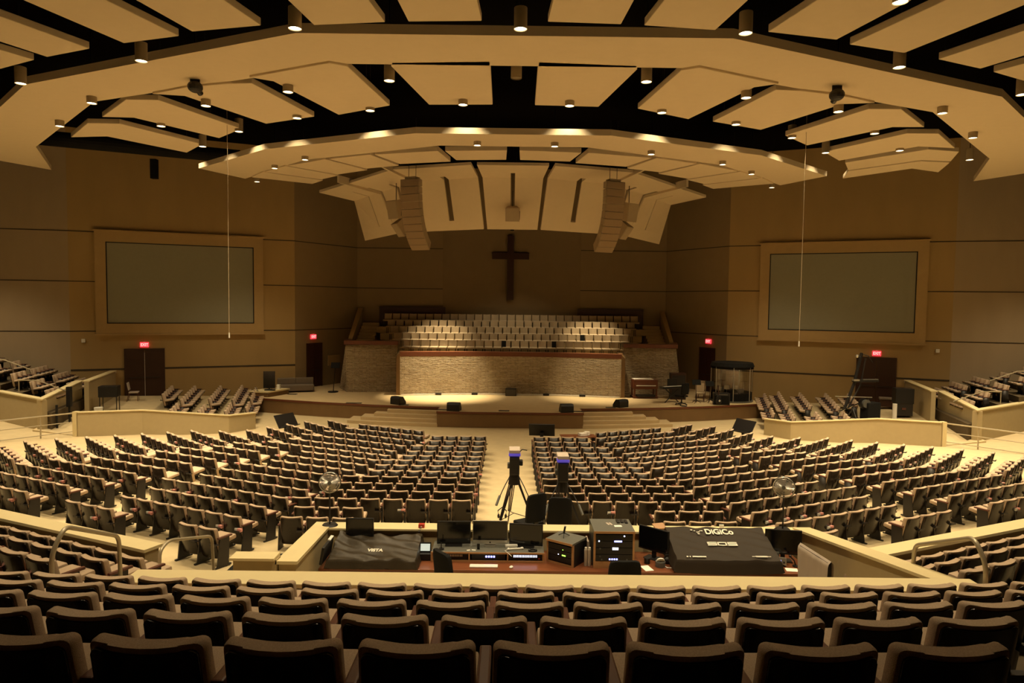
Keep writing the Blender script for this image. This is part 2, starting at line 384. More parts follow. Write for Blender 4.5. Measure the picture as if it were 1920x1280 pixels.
for i in range(N):
    mb.b.faces.new((va[i][0], va[i + 1][0], va[i + 1][1], va[i][1])); mb.b.faces.new((vb[i + 1][0], vb[i][0], vb[i][1], vb[i + 1][1]))
    mb.b.faces.new((va[i][1], va[i + 1][1], vb[i + 1][1], vb[i][1]))
for i in (0, N): mb.b.faces.new((va[i][0], va[i][1], vb[i][1], vb[i][0]))
o = mb.out('stone_face', M['stone'], t); uv = o.data.uv_layers.new(name='UVMap')
for p in o.data.polygons:
    for li in p.loop_indices:
        v = o.data.vertices[o.data.loops[li].vertex_index].co; uv.data[li].uv = (v.x, v.z) if abs(p.normal.x) < .7 else (v.y, v.z)
MB().wall([(x, cyv(x) - .004) for x in fx], .47, 2.95, 3.2).out('cap', M['redwood'], t)
for s in (-1, 1): MB().prism([(s * 6.2, cyv(6.2)), (s * 6.42, cyv(6.2) + .02), (s * 6.55, 40.6), (s * 6.2, 40.6)], ZS, [3.18, 2.95, 3.18, 3.18]).out('end_return', M['veneer'], t)
for s in (-1, 1):
    t = thing('stone_parapet', 'shorter raised stone wall at the %s end of the choir' % SIDE[s], 'stone wall', (0, 0, 0), 0, 'stone choir walls')
    q = lambda x, y, z: (s * x, y, z)
    uvwall('stone_face', [q(6.6, 40.15, ZS), q(9.42, 39.75, ZS), q(9.55, 39.95, 3.46), q(6.6, 40.3, 3.52)], [q(6.6, 40.7, ZS), q(9.6, 40.6, ZS), q(9.6, 40.6, 3.46), q(6.6, 40.7, 3.52)], t)
    uvwall('stone_return', [q(9.42, 39.75, ZS), q(10.3, 41.6, ZS), q(9.9, 41.9, 3.46), q(9.55, 39.95, 3.46)], [q(9.2, 40.3, ZS), q(9.9, 41.9, ZS), q(9.7, 42.0, 3.46), q(9.3, 40.4, 3.46)], t)
    MB().prism([(s * 6.55, 40.1), (s * 9.62, 39.85), (s * 10.05, 41.9), (s * 9.6, 42), (s * 9.3, 40.5), (s * 6.55, 40.75)], 3.5, 3.72).out('cap', M['redwood'], t)

# choir risers, side stairs, rear ledge
mb = MB()
CH = []
for i in range(5):
    z = 2.92 + .37 * i; hw = (6.55, 7.5, 7.75, 8.1, 8.5)[i]
    y0 = 40.05 + .9 * i
    mb.prism([(-hw, y0 + .12), (-hw / 2, y0 + .36), (0, y0 + .42), (hw / 2, y0 + .36), (hw, y0 + .12), (hw, 45.4), (-hw, 45.4)], ZS if i == 0 else z - .37, z)
struct(mb.out('choir_risers', M['carpet_stage']))
for s in (-1, 1):
    mb = MB()
    for k in range(9):
        z = 3.1 + .19 * k; mb.bb(min(s * 8.52, s * 9.6), max(s * 8.52, s * 9.6), 41.9 + .36 * k, 45.4, z - .19 if k else ZS, z)
    struct(mb.out('choir_stairs_%s' % SIDE[s], M['carpet_stage']))
    t = tag(MB().prism([(s * 9.62, 41.9), (s * 9.78, 41.9), (s * 9.95, 45.3), (s * 9.72, 45.3)], ZS, [3.7, 3.7, 5.5, 5.5]).out('stair_balustrade', M['vinyl']),
            'sloping tan balustrade wall beside the %s choir stairs' % SIDE[s], 'balustrade')
    MB().solid([(s * 9.58, 41.85, 3.7), (s * 9.82, 41.85, 3.7), (s * 10.0, 45.3, 5.5), (s * 9.68, 45.3, 5.5)], [(s * 9.58, 41.85, 3.78), (s * 9.82, 41.85, 3.78), (s * 10.0, 45.3, 5.58), (s * 9.68, 45.3, 5.58)]).out('top_rail', M['frame'], t)
    tag(MB().bb(min(s * 4.3, s * 8.6), max(s * 4.3, s * 8.6), 45.2, 45.36, 4.4, 5.62).bb(min(s * 4.3, s * 8.6), max(s * 4.3, s * 8.6), 45.14, 45.4, 5.62, 5.68).out('rear_ledge', M['doorwood']), 'dark wood ledge behind the last choir row on the %s' % SIDE[s], 'ledge')

def choir_proto():
    t = thing('choir_chair', '', 'chair', (0, 0, 0), 0, 'beige chairs in the choir loft')
    b = MB()
    b.grid(lambda u, v: ((u - .5) * (.45 + .02 * v), .0 + .05 * (2 * u - 1) ** 2 * -1 + .09 * v, .42 + .43 * v - .012 * (1 - (2 * u - 1) ** 2) * v), 6, 4)
    r = bmesh.ops.extrude_face_region(b.b, geom=b.b.faces[:])
    for v in r['geom']:
        if isinstance(v, bmesh.types.BMVert): v.co.y += .075
    b.out('backrest', M['choirfab'], t, bev=.012)
    MB().box((0, -.2, .43), (.49, .44, .10), rx=R_(4), bev=.03).out('seat', M['choirfab'], t)
    f = MB()
    for x in (-.2, .2):
        for y in (-.36, .0): f.bb(x - .015, x + .015, y - .015, y + .015, 0, .40)
    f.bb(-.22, .22, -.38, .02, .36, .40).out('base', M['steel_dark'], t)
    return t
cp = choir_proto(); first = True
for i in range(5):
    hw = (6.38, 7.1, 7.45, 7.8, 8.15)[i]; n = (24, 27, 28, 29, 31)[i]; p = 2 * hw / n
    for k in range(n):
        x = -hw + p * (k + .5); y = 40.05 + .9 * i + .42 - .30 * (x / hw) ** 2 + .66
        lab = 'beige choir chair, %s from the left in the %s row above the stone wall' % (ORD[k], ORD[i])
        a = -math.atan2(.6 * x / hw ** 2, 1) * 1.0
        if first: cp.location = (x, y, 2.92 + .37 * i); cp.rotation_euler = (0, 0, -a); cp['label'] = lab; first = False
        else: dup(cp, (x, y, 2.92 + .37 * i), -a, lab)
for x, i, lab in ((-.42, 0, 'black folder standing between chairs at the middle of the front choir row'), (2.55, 0, 'black folder on the front choir row right of the middle'), (4.3, 1, 'black folder with a pale edge on the second choir row at the right')):
    y = 40.05 + .9 * i + .42 - .30 * (x / 7) ** 2 + .66 - .12
    tag(MB().box((0, 0, .19), (.26, .06, .36), rx=R_(-12)).out('music_folder', M['blackmatte'], loc=(x, y, 2.92 + .37 * i + .47)), lab, 'folder')

# stage lighting strip along the foot of the stone wall
t = thing('light_strip', 'white light strip lying along the foot of the stone wall', 'light strip', (0, 0, ZS))
fx2 = [-6.1 + 12.2 * i / 12 for i in range(13)]
MB().wall([(x, cyv(x) - .22) for x in fx2], .09, 0, .07).out('housing', M['white'], t)
for i in (2, 4, 6, 8, 10): MB().box((fx2[i], cyv(fx2[i]) - .2, .06), (.34, .2, .12), bev=.02).out('bracket', M['black'], t)

# wedge monitors and floor boxes
def wedge(x, y, rz, label, w=.62, flat=False):
    t = thing('stage_monitor', label, 'stage monitor', (x, y, ZS), rz, 'black wedge monitors on the stage')
    h = .40
    prof = [(-.26, 0), (.26, 0), (.26, .12), (.05, h), (-.2, h), (-.26, .3)] if not flat else [(-.2, 0), (.2, 0), (.2, h), (-.2, h)]
    m = MB(); m.solid([(-w / 2, a, b) for a, b in prof], [(w / 2, a, b) for a, b in prof]); m.out('cabinet', M['black'], t, bev=.015)
    g = MB()
    if flat: g.bb(-w / 2 + .03, w / 2 - .03, -.215, -.195, .03, h - .03)
    else: g.solid([(-w / 2 + .03, .262, .13), (w / 2 - .03, .262, .13), (w / 2 - .03, .06, h - .01), (-w / 2 + .03, .06, h - .01)], [(-w / 2 + .03, .275, .14), (w / 2 - .03, .275, .14), (w / 2 - .03, .072, h), (-w / 2 + .03, .072, h)])
    g.out('grille', M['grey'] if flat else M['blackmatte'], t)
    return t
wedge(-5.75, 35.35, R_(-35), 'black wedge monitor beside the left stage steps')
wedge(-2.72, 33.45, R_(-10), 'black wedge monitor at the left end of the projecting stage front')
wedge(2.72, 33.4, R_(10), 'black wedge monitor at the right end of the projecting stage front')
wedge(5.65, 35.25, R_(35), 'black wedge monitor beside the right stage steps')
wedge(.03, 39.15, 0, 'small black speaker box standing at the middle of the stone wall', .62, True)
for x, y, w, lab in ((-8.05, 35.45, .8, 'left of the steps'), (-.3, 33.5, .52, 'in the middle of the stage front'), (-5.4, 35.0, .5, 'by the left wedge monitor'), (-3.3, 33.6, .5, 'by the left projecting corner'), (3.35, 33.55, .5, 'by the right projecting corner'), (5.1, 34.95, .5, 'by the right wedge monitor'), (-12.2, 38.6, .5, 'behind the corner desk'), (9.0, 35.7, .3, 'right of the steps')):
    tag(MB().bb(-w / 2, w / 2, -.12, .12, 0, .02).out('floor_pocket', M['steel_dark'], loc=(x, y, ZS)), 'flat dark floor pocket cover %s' % lab, 'floor pocket', 'stage floor pockets')

# left corner desk
t = thing('corner_desk', 'low cream topped control desk on the left corner of the stage', 'desk', (-13.35, 37.9, ZS), R_(-8))
MB().prism([(-.75, -.55), (.35, -.62), (.75, 1.0), (-.35, 1.0)], 0, .24).out('body', M['veneer'], t)
MB().prism([(-.8, -.6), (.4, -.67), (.8, 1.05), (-.4, 1.05)], .24, .31).out('top', M['cream'], t)
def monitor(name, loc, rz, w, h, label, zbase=.0, m=None, group=None, tilt=0):
    """flat screen on a foot; origin on the surface it stands on"""
    t = thing(name, label, 'monitor', loc, rz, group)
    MB().box((0, 0, zbase + h / 2), (w, .035, h), bev=.006).out('bezel', M['black'], t)
    MB().box((0, -.0185, zbase + h / 2 + .008), (w - .035, .004, h - .05)).out('screen', M['glassblack'], t)
    if zbase > .01:
        MB().bb(-.035, .035, .0, .04, .01, zbase + .1).out('neck', M['black'], t)
        MB().box((0, .0, .008), (min(.3, w * .5), .2, .016), bev=.004).out('foot', M['black'], t)
    return t
monitor('desk_monitor', (-13.35, 38.2, ZS + .31), R_(12), .62, .95, 'tall dark screen standing on the left corner desk', .06)
tag(MB().bb(-.28, .28, -.1, .1, 0, .05, bev=.01).out('desk_keyboard', M['black'], loc=(-13.15, 37.72, ZS + .31)), 'black keyboard on the left corner desk', 'keyboard')
tag(MB().bb(-.09, .09, -.09, .09, 0, .24).out('tissue_box', M['paper'], loc=(-12.95, 38.55, ZS + .31)), 'pale upright box behind the tall screen on the corner desk', 'box')
t = thing('small_microphone', 'small black table microphone at the left end of the corner desk', 'microphone', (-13.75, 37.5, ZS + .31))
MB().cyl((0, 0, 0), (0, 0, .02), .06).out('base', M['black'], t); MB().tube([(0, 0, .02), (-.05, 0, .16), (-.12, 0, .22)], .012).out('gooseneck', M['black'], t)
# bench and covered boxes at the left wing
t = thing('grey_sofa', 'low dark grey two seat sofa against the left wing wall', 'sofa', (-12.35, 39.7, ZS), R_(20))
MB().bb(-1.0, 1.0, -.4, .4, .08, .42, bev=.05).out('seat', M['velour'], t); MB().bb(-1.0, 0, .25, .42, .4, .78, bev=.05).out('backrest', M['velour'], t); MB().bb(0, 1.0, .25, .42, .4, .78, bev=.05).out('backrest', M['velour'], t)
t = thing('music_stand', 'folded black music stand leaning beside the left stone wall', 'music stand', (-10.2, 39.7, ZS))
MB().tube([(0, 0, 0), (.1, .1, 1.5)], .02).out('pole', M['black'], t); MB().cyl((0, 0, 0), (0, 0, .05), .3).out('base', M['black'], t); MB().box((.12, .05, 1.55), (.5, .03, .34), rx=R_(-25)).out('desk', M['blackmatte'], t)
tag(MB().bb(-.5, .5, -.03, .03, 0, .62).out('notice_board', M['wallpanel'], loc=(-11.05, 43.2, 2.0)), 'square pale panel on the dark recess wall behind the left stone wall', 'panel').rotation_euler = (0, 0, R_(60))

# instruments on the right
def organ():
    t = thing('organ_console', 'brown organ console on legs beside the right stone wall', 'organ', (7.55, 38.95, ZS), R_(4))
    MB().bb(-.68, .68, -.38, .35, .52, 1.04, bev=.02).out('case', M['redwood'], t)
    MB().bb(-.64, .45, -.3, .3, 1.04, 1.08).out('music_lid', M['paper'], t)
    for x in (-.62, .62):
        for y in (-.3, .3): MB().bb(x - .045, x + .045, y - .045, y + .045, .1, .52).out('leg', M['redwood'], t)
    MB().bb(-.7, .7, -.4, .38, 0, .12).out('plinth', M['redwood'], t)
    MB().bb(-.5, .5, -.52, -.1, .1, .2).out('pedalboard', M['steel_dark'], t)
    for k in (0, 1): MB().bb(-.55, .55, -.46 + .1 * k, -.36 + .1 * k, .70 + .08 * k, .74 + .08 * k).out('keyboard', M['white'], t)
organ()
t = thing('upright_cabinet', 'tall dark upright speaker cabinet right of the organ', 'cabinet', (9.35, 38.6, ZS), R_(-5))
MB().bb(-.42, .42, -.35, .35, .0, 1.45, bev=.02).out('body', M['doorwood'], t); MB().bb(-.36, .36, -.365, -.345, .1, .6).out('louvre', M['steel_dark'], t); MB().bb(-.36, .36, -.365, -.345, .85, 1.35).out('louvre', M['steel_dark'], t)
t = thing('stage_keyboard', 'black electronic keyboard on a cross stand in front of the tall cabinet', 'keyboard', (8.7, 37.0, ZS), R_(25))
MB().bb(-.75, .75, -.18, .18, .78, .9, bev=.02).out('body', M['black'], t); MB().bb(-.68, .68, -.17, -.02, .895, .91).out('keys', M['white'], t)
for a in (-1, 1): MB().cyl((-.45 * a, .05, .02), (.45 * a, .05, .78), .025).out('stand_tube', M['black'], t)
MB().bb(-.3, .3, .02, .08, .9, 1.3).out('music_rest', M['black'], t)
def office(name, loc, rz, label, m='black', seatz=.48, group=None, sc=1.0):
    t = thing(name, label, 'office chair', loc, rz, group)
    b = MB()
    b.grid(lambda u, v: ((u - .5) * (.44 + .06 * math.sin(PI * (.25 + .6 * v))) * (1 if v < .9 else .93), -.06 * (1 - (2 * u - 1) ** 2) - .25 - .06 * v, seatz + .10 + .62 * v - .04 * (2 * u - 1) ** 4 * v), 8, 8)
    r = bmesh.ops.extrude_face_region(b.b, geom=b.b.faces[:])
    for v in r['geom']:
        if isinstance(v, bmesh.types.BMVert): v.co.y += .075
    b.out('backrest', M[m], t, bev=.015, smooth=True)
    MB().box((0, .02, seatz), (.50, .48, .09), bev=.035).out('seat', M[m], t)
    MB().box((0, -.24, seatz + .06), (.1, .05, .34), rx=R_(8)).out('back_bracket', M['black'], t)
    MB().tube([(.1, .05, seatz - .08), (.3, .08, seatz - .09)], .012).out('lever', M['black'], t)
    MB().cyl((0, 0, .1), (0, 0, seatz - .04), .035).out('gas_column', M['steel_dark'], t)
    bs = MB(); bs.cyl((0, 0, .08), (0, 0, .14), .06)
    for k in range(5):
        a = k * 2 * PI / 5; bs.cyl((0, 0, .11), (.3 * math.cos(a), .3 * math.sin(a), .07), .025, .016)
    bs.out('star_base', M['black'], t)
    for k in range(5):
        a = k * 2 * PI / 5; MB().cyl((.3 * math.cos(a) - .02, .3 * math.sin(a), .03), (.3 * math.cos(a) + .02, .3 * math.sin(a), .03), .03).out('caster', M['black'], t)
    return t
office('office_chair', (9.0, 36.2, ZS), R_(30), 'black swivel chair at the keyboard near the right stage edge', 'blackmatte')
for x, y, rz, lab in ((10.35, 37.6, R_(170), 'brown upholstered chair behind the music stand on the right of the stage'), (10.75, 38.9, R_(150), 'second brown upholstered chair beside the acrylic drum booth')):
    t = thing('side_chair', lab, 'chair', (x, y, ZS), rz, 'brown side chairs on stage')
    MB().bb(-.24, .24, -.22, .24, .42, .5, bev=.02).out('seat', M['choirfab'], t); MB().box((0, -.25, .74), (.46, .06, .48), rx=R_(8), bev=.02).out('backrest', M['choirfab'], t)
    for a in (-.2, .2):
        for b in (-.2, .2): MB().cyl((a, b, 0), (a, b, .43), .016).out('leg', M['armwood'], t)
for x, y, h, lab in ((9.95, 36.9, 1.05, 'black music stand between the swivel chair and the brown chair'), (10.75, 37.2, .95, 'black low stand left of the guitar amplifier')):
    t = thing('music_stand', lab, 'music stand', (x, y, ZS))
    MB().cyl((0, 0, .02), (0, 0, h), .014).out('pole', M['black'], t); MB().box((0, 0, h + .08), (.46, .03, .3), rx=R_(-30)).out('desk', M['blackmatte'], t)
    for k in range(3):
        a = k * 2 * PI / 3; MB().cyl((0, 0, .2), (.28 * math.cos(a), .28 * math.sin(a), .01), .01).out('leg', M['black'], t)
t = thing('guitar_amplifier', 'black guitar amplifier on the floor left of the drum booth', 'amplifier', (11.2, 36.6, ZS), R_(-10))
MB().bb(-.42, .42, -.25, .25, 0, .62, bev=.02).out('cabinet', M['black'], t); MB().bb(-.37, .37, -.262, -.245, .05, .48).out('grille', M['blackmatte'], t); MB().bb(-.3, .3, -.26, -.245, .52, .58).out('control_strip', M['grey'], t)
t = thing('electric_guitar', 'dark guitar standing against the amplifier by the drum booth', 'guitar', (10.95, 36.2, ZS), R_(20))
MB().sph((0, 0, .22), .2, (1, .25, .9)).sph((0, 0, .42), .15, (1, .28, .9)).out('body', M['black'], t); MB().box((0, .03, .75), (.05, .03, .6), rx=R_(-6)).out('neck', M['doorwood'], t); MB().sph((.02, -.06, .25), .06, (1, .3, 1)).out('pickguard', M['white'], t)
# acrylic drum booth
t = thing('drum_booth', 'round clear acrylic drum booth with a dark padded roof at the right of the stage', 'drum booth', (12.25, 38.2, ZS))
RB = 1.12
MB().cyl((0, 0, 1.93), (0, 0, 2.12), RB + .06, RB - .02, n=28).out('roof', M['blackmatte'], t)
MB().cyl((0, 0, 1.80), (0, 0, 1.93), RB + .02, n=28, cap=False).out('roof_band', M['blackmatte'], t)
MB().cyl((0, 0, 0), (0, 0, .08), RB + .03, n=28).out('base_ring', M['greytop'], t)
for k in range(7):
    a0 = 2 * PI * k / 7; m = MB(); m.grid(lambda u, v: (RB * math.cos(a0 + u * 2 * PI / 7), RB * math.sin(a0 + u * 2 * PI / 7), .5 + 1.32 * v), 5, 1); m.out('clear_panel', M['acrylic'], t, smooth=True)
    MB().cyl((RB * math.cos(a0), RB * math.sin(a0), .05), (RB * math.cos(a0), RB * math.sin(a0), 1.9), .022).out('post', M['alu'], t)
m = MB(); m.grid(lambda u, v: ((RB - .03) * math.cos(u * 2 * PI), (RB - .03) * math.sin(u * 2 * PI), .08 + .42 * v), 28, 1); m.out('lower_panel', M['blackmatte'], t)
d = thing('drum_kit', 'dark drum kit standing inside the acrylic booth', 'drum kit', (12.25, 38.25, ZS + .08))
MB().cyl((0, -.35, .3), (0, .1, .3), .28, n=20).out('bass_drum', M['steel_dark'], d)
for x, y, z, r in ((-.28, -.1, .68, .16), (.22, -.1, .68, .17), (-.5, .25, .55, .18), (.55, .2, .45, .22)):
    MB().cyl((x, y, z - .12), (x, y, z + .1), r, n=18).cyl((x, y, 0), (x, y, z - .1), .015).out('tom_drum', M['alu'], d)
for x, y, z in ((-.62, -.1, 1.05), (.65, -.15, 1.0), (.2, .5, 1.2), (-.7, .45, .9)):
    c = MB().cyl((x, y, z), (x, y, z + .03), .24, .03, n=20).out('cymbal', M['chrome'], d); MB().cyl((x, y, 0), (x, y, z + .05), .012).out('stand_pole', M['chrome'], c)
# stage accent lights hang in the slots of the shell
# ------------------------------------------------------------------ ceiling: hanging bands and panels, concentric about the stage
ZC = 12.0
def band(name, outer, inner, label, h=.22):
    m = MB()
    for (a, b), (c, d) in zip(zip(outer, outer[1:]), zip(inner, inner[1:])):
        m.prism([po(*a), po(*b), po(*d), po(*c)], ZC, ZC + h)
    bmesh.ops.remove_doubles(m.b, verts=m.b.verts[:], dist=.001)
    f = [f for f in m.b.faces if sum(1 for g in m.b.faces if g is not f and (g.calc_center_median() - f.calc_center_median()).length < .001)]
    bmesh.ops.delete(m.b, geom=f, context='FACES')
    return tag(m.out(name, M['cloud']), label, 'ceiling panel', 'curved ceiling bands')
sym = lambda l: [(r, -a) for r, a in l[::-1]] + l
band('hanging_ceiling_band', sym([(27.5, 10.3), (26.85, 31), (26.4, 52), (25.7, 62)]), sym([(25.42, 9.6), (24.95, 31), (24.2, 52), (23.9, 65.5)]), 'large curved cream ceiling band sweeping over the middle of the seating')
band('hanging_ceiling_band', sym([(18.25, 11), (17.95, 33.5), (18.0, 53.3)]), sym([(16.25, 10), (15.75, 34.5), (15.6, 58.4)]), 'smaller curved cream ceiling band in front of the stage, its edge lit in bright spots')
def cloud(pts, label, group, z=ZC, h=.17):
    return tag(MB().prism([po(*p) for p in pts], z, z + h).out('hanging_ceiling_panel', M['cloud'], bev=.02), label, 'ceiling panel', group)
G1, G2, G3 = 'panels between the two bands', 'panels behind the large band', 'panels inside the small band'
inner = [[(25.38, 1.35), (25.38, 7.0), (25.1, 7.2), (21.65, 6.85), (21.6, 1.7)],
         [(25.1, 16.4), (25.7, 10.4), (25.4, 9.6), (21.9, 9.9), (21.2, 15.3), (24.65, 15.4)],
         [(24.8, 25.1), (24.9, 21.7), (24.8, 18.6), (24.65, 17), (21.2, 17.7), (20.95, 23.5), (24.3, 23.4)],
         [(24.0, 34.3), (24.75, 28), (24.3, 26), (20.75, 27.2), (20.2, 32.5), (23.4, 32.3)],
         [(23.55, 44.2), (23.9, 37.4), (23.25, 35.3), (19.95, 36.8), (19.6, 42.6), (22.7, 41.2)]]
for s in (-1, 1):
    for i, p in enumerate(inner):
        cloud([(r, s * a) for r, a in p], 'cream ceiling panel, %s out from the centre gap on the %s, between the two bands' % (ORD[i], SIDE[s]), G1, ZC - (.0 if i == 0 else .06))
cloud([(19.5, 45.2), (22.7, 43.9), (23.45, 46.9), (22.9, 51.5), (22.0, 49), (19.1, 50.5)], 'cream ceiling panel, sixth out on the right, next to the wall', G1, ZC)
cloud([(19.05, 51.2), (21.95, 49.6), (22.85, 52.1), (22.3, 57.6), (21.4, 53.6), (18.5, 56.6)], 'cream ceiling panel at the far right wall, last of its ring', G1, ZC)
for s in (-1, 1):
    for i, (a, b) in enumerate(((1.45, 4.7), (5.75, 9.05), (11.45, 15.0), (16.0, 19.3), (21.6, 24.8), (25.9, 29.2), (31.4, 34.7), (35.8, 39.2))):
        r0 = 27.85 if i != 2 else 28.0; k = 27.85 / 38
        e = (b - a) / 2 * (1 - k * 1.08)
        cloud([(r0, s * a), (r0, s * b), (38, s * (b - e)), (38, s * (a + e))], 'long cream ceiling panel, %s out from the centre on the %s, nearest the camera' % (ORD[i], SIDE[s]), G2)
    for i, (a, b, r1) in enumerate(((.9, 10.0, 13.75), (11.0, 21.3, 13.5), (22.0, 30.0, 13.2), (30.6, 40, 12.9), (40.6, 48, 12.7), (48.6, 55, 12.5))):
        r0 = 15.55
        cloud([(r0, s * a), (r0 - .05, s * b), (r1, s * b), (r1, s * (a + .3))], 'small cream ceiling panel, %s out from the centre on the %s, above the stage front' % (ORD[i], SIDE[s]), G3, ZC - .05, .2)

# the folded sound shell over the stage
def facet(F, Bd, Bt, label, slots=(), th=.14):
    """F, Bd, Bt: (left, right) points of the front edge, the fold and the lower edge"""
    F, Bd, Bt = [[Vector(p) for p in e] for e in (F, Bd, Bt)]
    def P(u, v): return (F[0].lerp(F[1], u).lerp(Bd[0].lerp(Bd[1], u), v) if v <= 1 else Bd[0].lerp(Bd[1], u).lerp(Bt[0].lerp(Bt[1], u), v - 1))
    n1 = (Bd[0] - F[0]).cross(F[1] - F[0]).normalized(); n2 = (Bt[0] - Bd[0]).cross(Bd[1] - Bd[0]).normalized()
    if n1.z < 0: n1 = -n1
    if n2.y < 0: n2 = -n2
    us = sorted({0.004, 0.996} | {x for q in slots for x in q[:2]}); vs_ = sorted({0.0, 1.0, 2.0} | {x for q in slots for x in q[2:]})
    m = MB()
    for u0, u1 in zip(us, us[1:]):
        for v0, v1 in zip(vs_, vs_[1:]):
            if any(q[0] <= u0 and u1 <= q[1] and q[2] <= v0 and v1 <= q[3] for q in slots): continue
            n = n1 if v1 <= 1 else n2
            c = [P(u0, v0), P(u1, v0), P(u1, v1), P(u0, v1)]
            m.solid(c, [x + n * th for x in c])
    return tag(m.out('hanging_shell_panel', M['cloud']), label, 'ceiling panel', 'folded sound shell over the stage')
XZ = lambda p, s: (s * p[0], p[1], p[2])
p_c = ((1.72, 33.2, 12.5), (1.55, 35.5, 12.32), (1.36, 37.6, 9.95))
p_s = ((1.98, 33.2, 12.5), (1.76, 35.5, 12.32), (1.52, 37.6, 9.95))
p_a = ((5.95, 34.5, 12.47), (5.0, 36.3, 12.2), (4.85, 38.3, 9.85))
p_b = ((8.5, 36.4, 12.1), (7.25, 38.3, 11.95), (6.55, 39.7, 9.85))
p_d = ((10.5, 38.0, 11.85), (9.05, 40.0, 11.7), (8.65, 41.0, 9.55))
facet(((-1.72, 33.2, 12.5), p_c[0]), ((-1.55, 35.5, 12.32), p_c[1]), ((-1.36, 37.6, 9.95), p_c[2]), 'middle panel of the folded shell, with one dark slot', [(.465, .535, .6, 1.0), (.465, .535, 1.0, 1.72)])
for s in (-1, 1):
    q = lambda a, b: (XZ(a, s), XZ(b, s))
    facet(q(p_s[0], p_a[0]), q(p_s[1], p_a[1]), q(p_s[2], p_a[2]), 'shell panel behind the %s line array, with a dark slot' % SIDE[s], [(.47, .55, .75, 1.0), (.47, .55, 1.0, 1.8)])
    facet(q(p_a[0], p_b[0]), q(p_a[1], p_b[1]), q(p_a[2], p_b[2]), 'shell panel behind the hanging box speaker on the %s' % SIDE[s], [(.47, .53, .7, 1.0), (.47, .53, 1.0, 1.85), (.93, .98, .55, 1.0), (.93, .98, 1.0, 1.4)])
    facet(q(p_b[0], p_d[0]), q(p_b[1], p_d[1]), q(p_b[2], p_d[2]), 'outermost folded shell panel on the %s' % SIDE[s], [(.42, .44, .5, 1.0), (.42, .44, 1.0, 1.75)])
    for a, b, lab in ((p_a[0], p_a[1], 'thin cream fin standing across the shell edge over the %s line array'), (p_b[0], p_b[1], 'thin cream fin standing across the outer shell edge on the %s')):
        A, Bq = Vector(XZ(a, s)), Vector(XZ(b, s)); d = (A - Bq).normalized(); e = A + d * .75
        m = MB(); w = Vector((.05, 0, 0)); h = Vector((0, 0, .26)); dn = Vector((0, 0, -.12))
        m.solid([Bq - w + dn, Bq + w + dn, e + w + dn, e - w + dn], [Bq - w + h, Bq + w + h, e + w + h, e - w + h])
        tag(m.out('hanging_fin', M['cloud']), lab % SIDE[s], 'ceiling fin', 'shell fins')

# line arrays and hung boxes
def line_array(s):
    root = thing('hanging_line_array', 'curved hanging line array of tan speaker boxes, %s of the cross' % SIDE[s], 'line array speaker', (s * 4.95, 33.6, 12.0), s * R_(24), 'line arrays')
    y, z = 0.0, -.12
    n = 10
    for k in range(n):
        a = R_(1.5 + 4.6 * max(0, k - 1) ** 1.02 * (.45 + .075 * k)); h = .36
        m = MB(); w0, w1, d = .52, .40, .5
        prof = [(-w0, 0), (w0, 0), (w1, d), (-w1, d)]
        A = [(x, yy, 0) for x, yy in prof]; Bq = [(x, yy, -h + .012 - (0 if yy == 0 else -.05)) for x, yy in prof]
        rot = Matrix.Rotation(a, 3, 'X')
        tr = lambda p: Vector((0, y, z)) + rot @ Vector(p)
        m.solid([tr(p) for p in A], [tr(p) for p in Bq]); b = m.out('speaker_box', M['speaker'], root, bev=.008)
        g = MB(); g.solid([tr(p) for p in ((-.5, -.004, -.02), (.5, -.004, -.02), (.5, -.004, -h + .02), (-.5, -.004, -h + .02))], [tr(p) for p in ((-.5, -.02, -.02), (.5, -.02, -.02), (.5, -.02, -h + .02), (-.5, -.02, -h + .02))]); g.out('grille', M['grille'], b)
        e = rot @ Vector((0, 0, -h)); y += e.y; z += e.z
    MB().bb(-.3, .3, .05, .45, -.13, .0).out('rigging_frame', M['speaker'], root)
    for x in (-.2, .2): MB().cyl((x, .25, -.05), (x, .25, 2.79), .012).out('cable', M['steel_dark'], root)
def hung_box(c, rz, rx, w, h, d, label, cable):
    t = thing('hanging_loudspeaker', label, 'loudspeaker', c, rz, 'single hung loudspeakers')
    m = MB(); rot = Matrix.Rotation(rx, 3, 'X'); tr = lambda p: rot @ Vector(p)
    prof = [(-w / 2, 0), (w / 2, 0), (w * .3, d), (-w * .3, d)]
    m.solid([tr((x, y, h / 2)) for x, y in prof], [tr((x, y, -h / 2)) for x, y in prof]); m.out('cabinet', M['speaker'], t, bev=.015)
    g = MB(); q = [(-w / 2 + .03, -.004, h / 2 - .03), (w / 2 - .03, -.004, h / 2 - .03), (w / 2 - .03, -.004, -h / 2 + .03), (-w / 2 + .03, -.004, -h / 2 + .03)]
    g.solid([tr(p) for p in q], [tr((p[0], -.018, p[2])) for p in q]); g.out('grille', M['speaker'], t)
    MB().cyl((0, d * .5, h * .35), (0, d * .5, h / 2 + cable), .02).out('hanger', M['steel_dark'], t)
    MB().tube([(0, d, h * .5), (.1, d * .9, h * .55), (w * .52, d * .6, h * .3), (w * .5, d * .5, -h * .3)], .012).out('cable', M['steel_dark'], t)
for s in (-1, 1):
    line_array(s)
    hung_box((s * 6.25, 36.3, 10.75), s * R_(35), R_(12), .72, .95, .6, 'tan box speaker hanging on a rod outside the %s line array' % SIDE[s], .95)
    hung_box((s * 6.0, 36.6, 9.72), s * R_(48), R_(38), .6, .8, .55, 'tan box speaker tilted steeply down below the %s rod hung one' % SIDE[s], .35)
hung_box((.0, 36.1, 10.55), 0, R_(20), .74, .72, .5, 'tan box speaker hanging in the middle in front of the shell slot', .9)

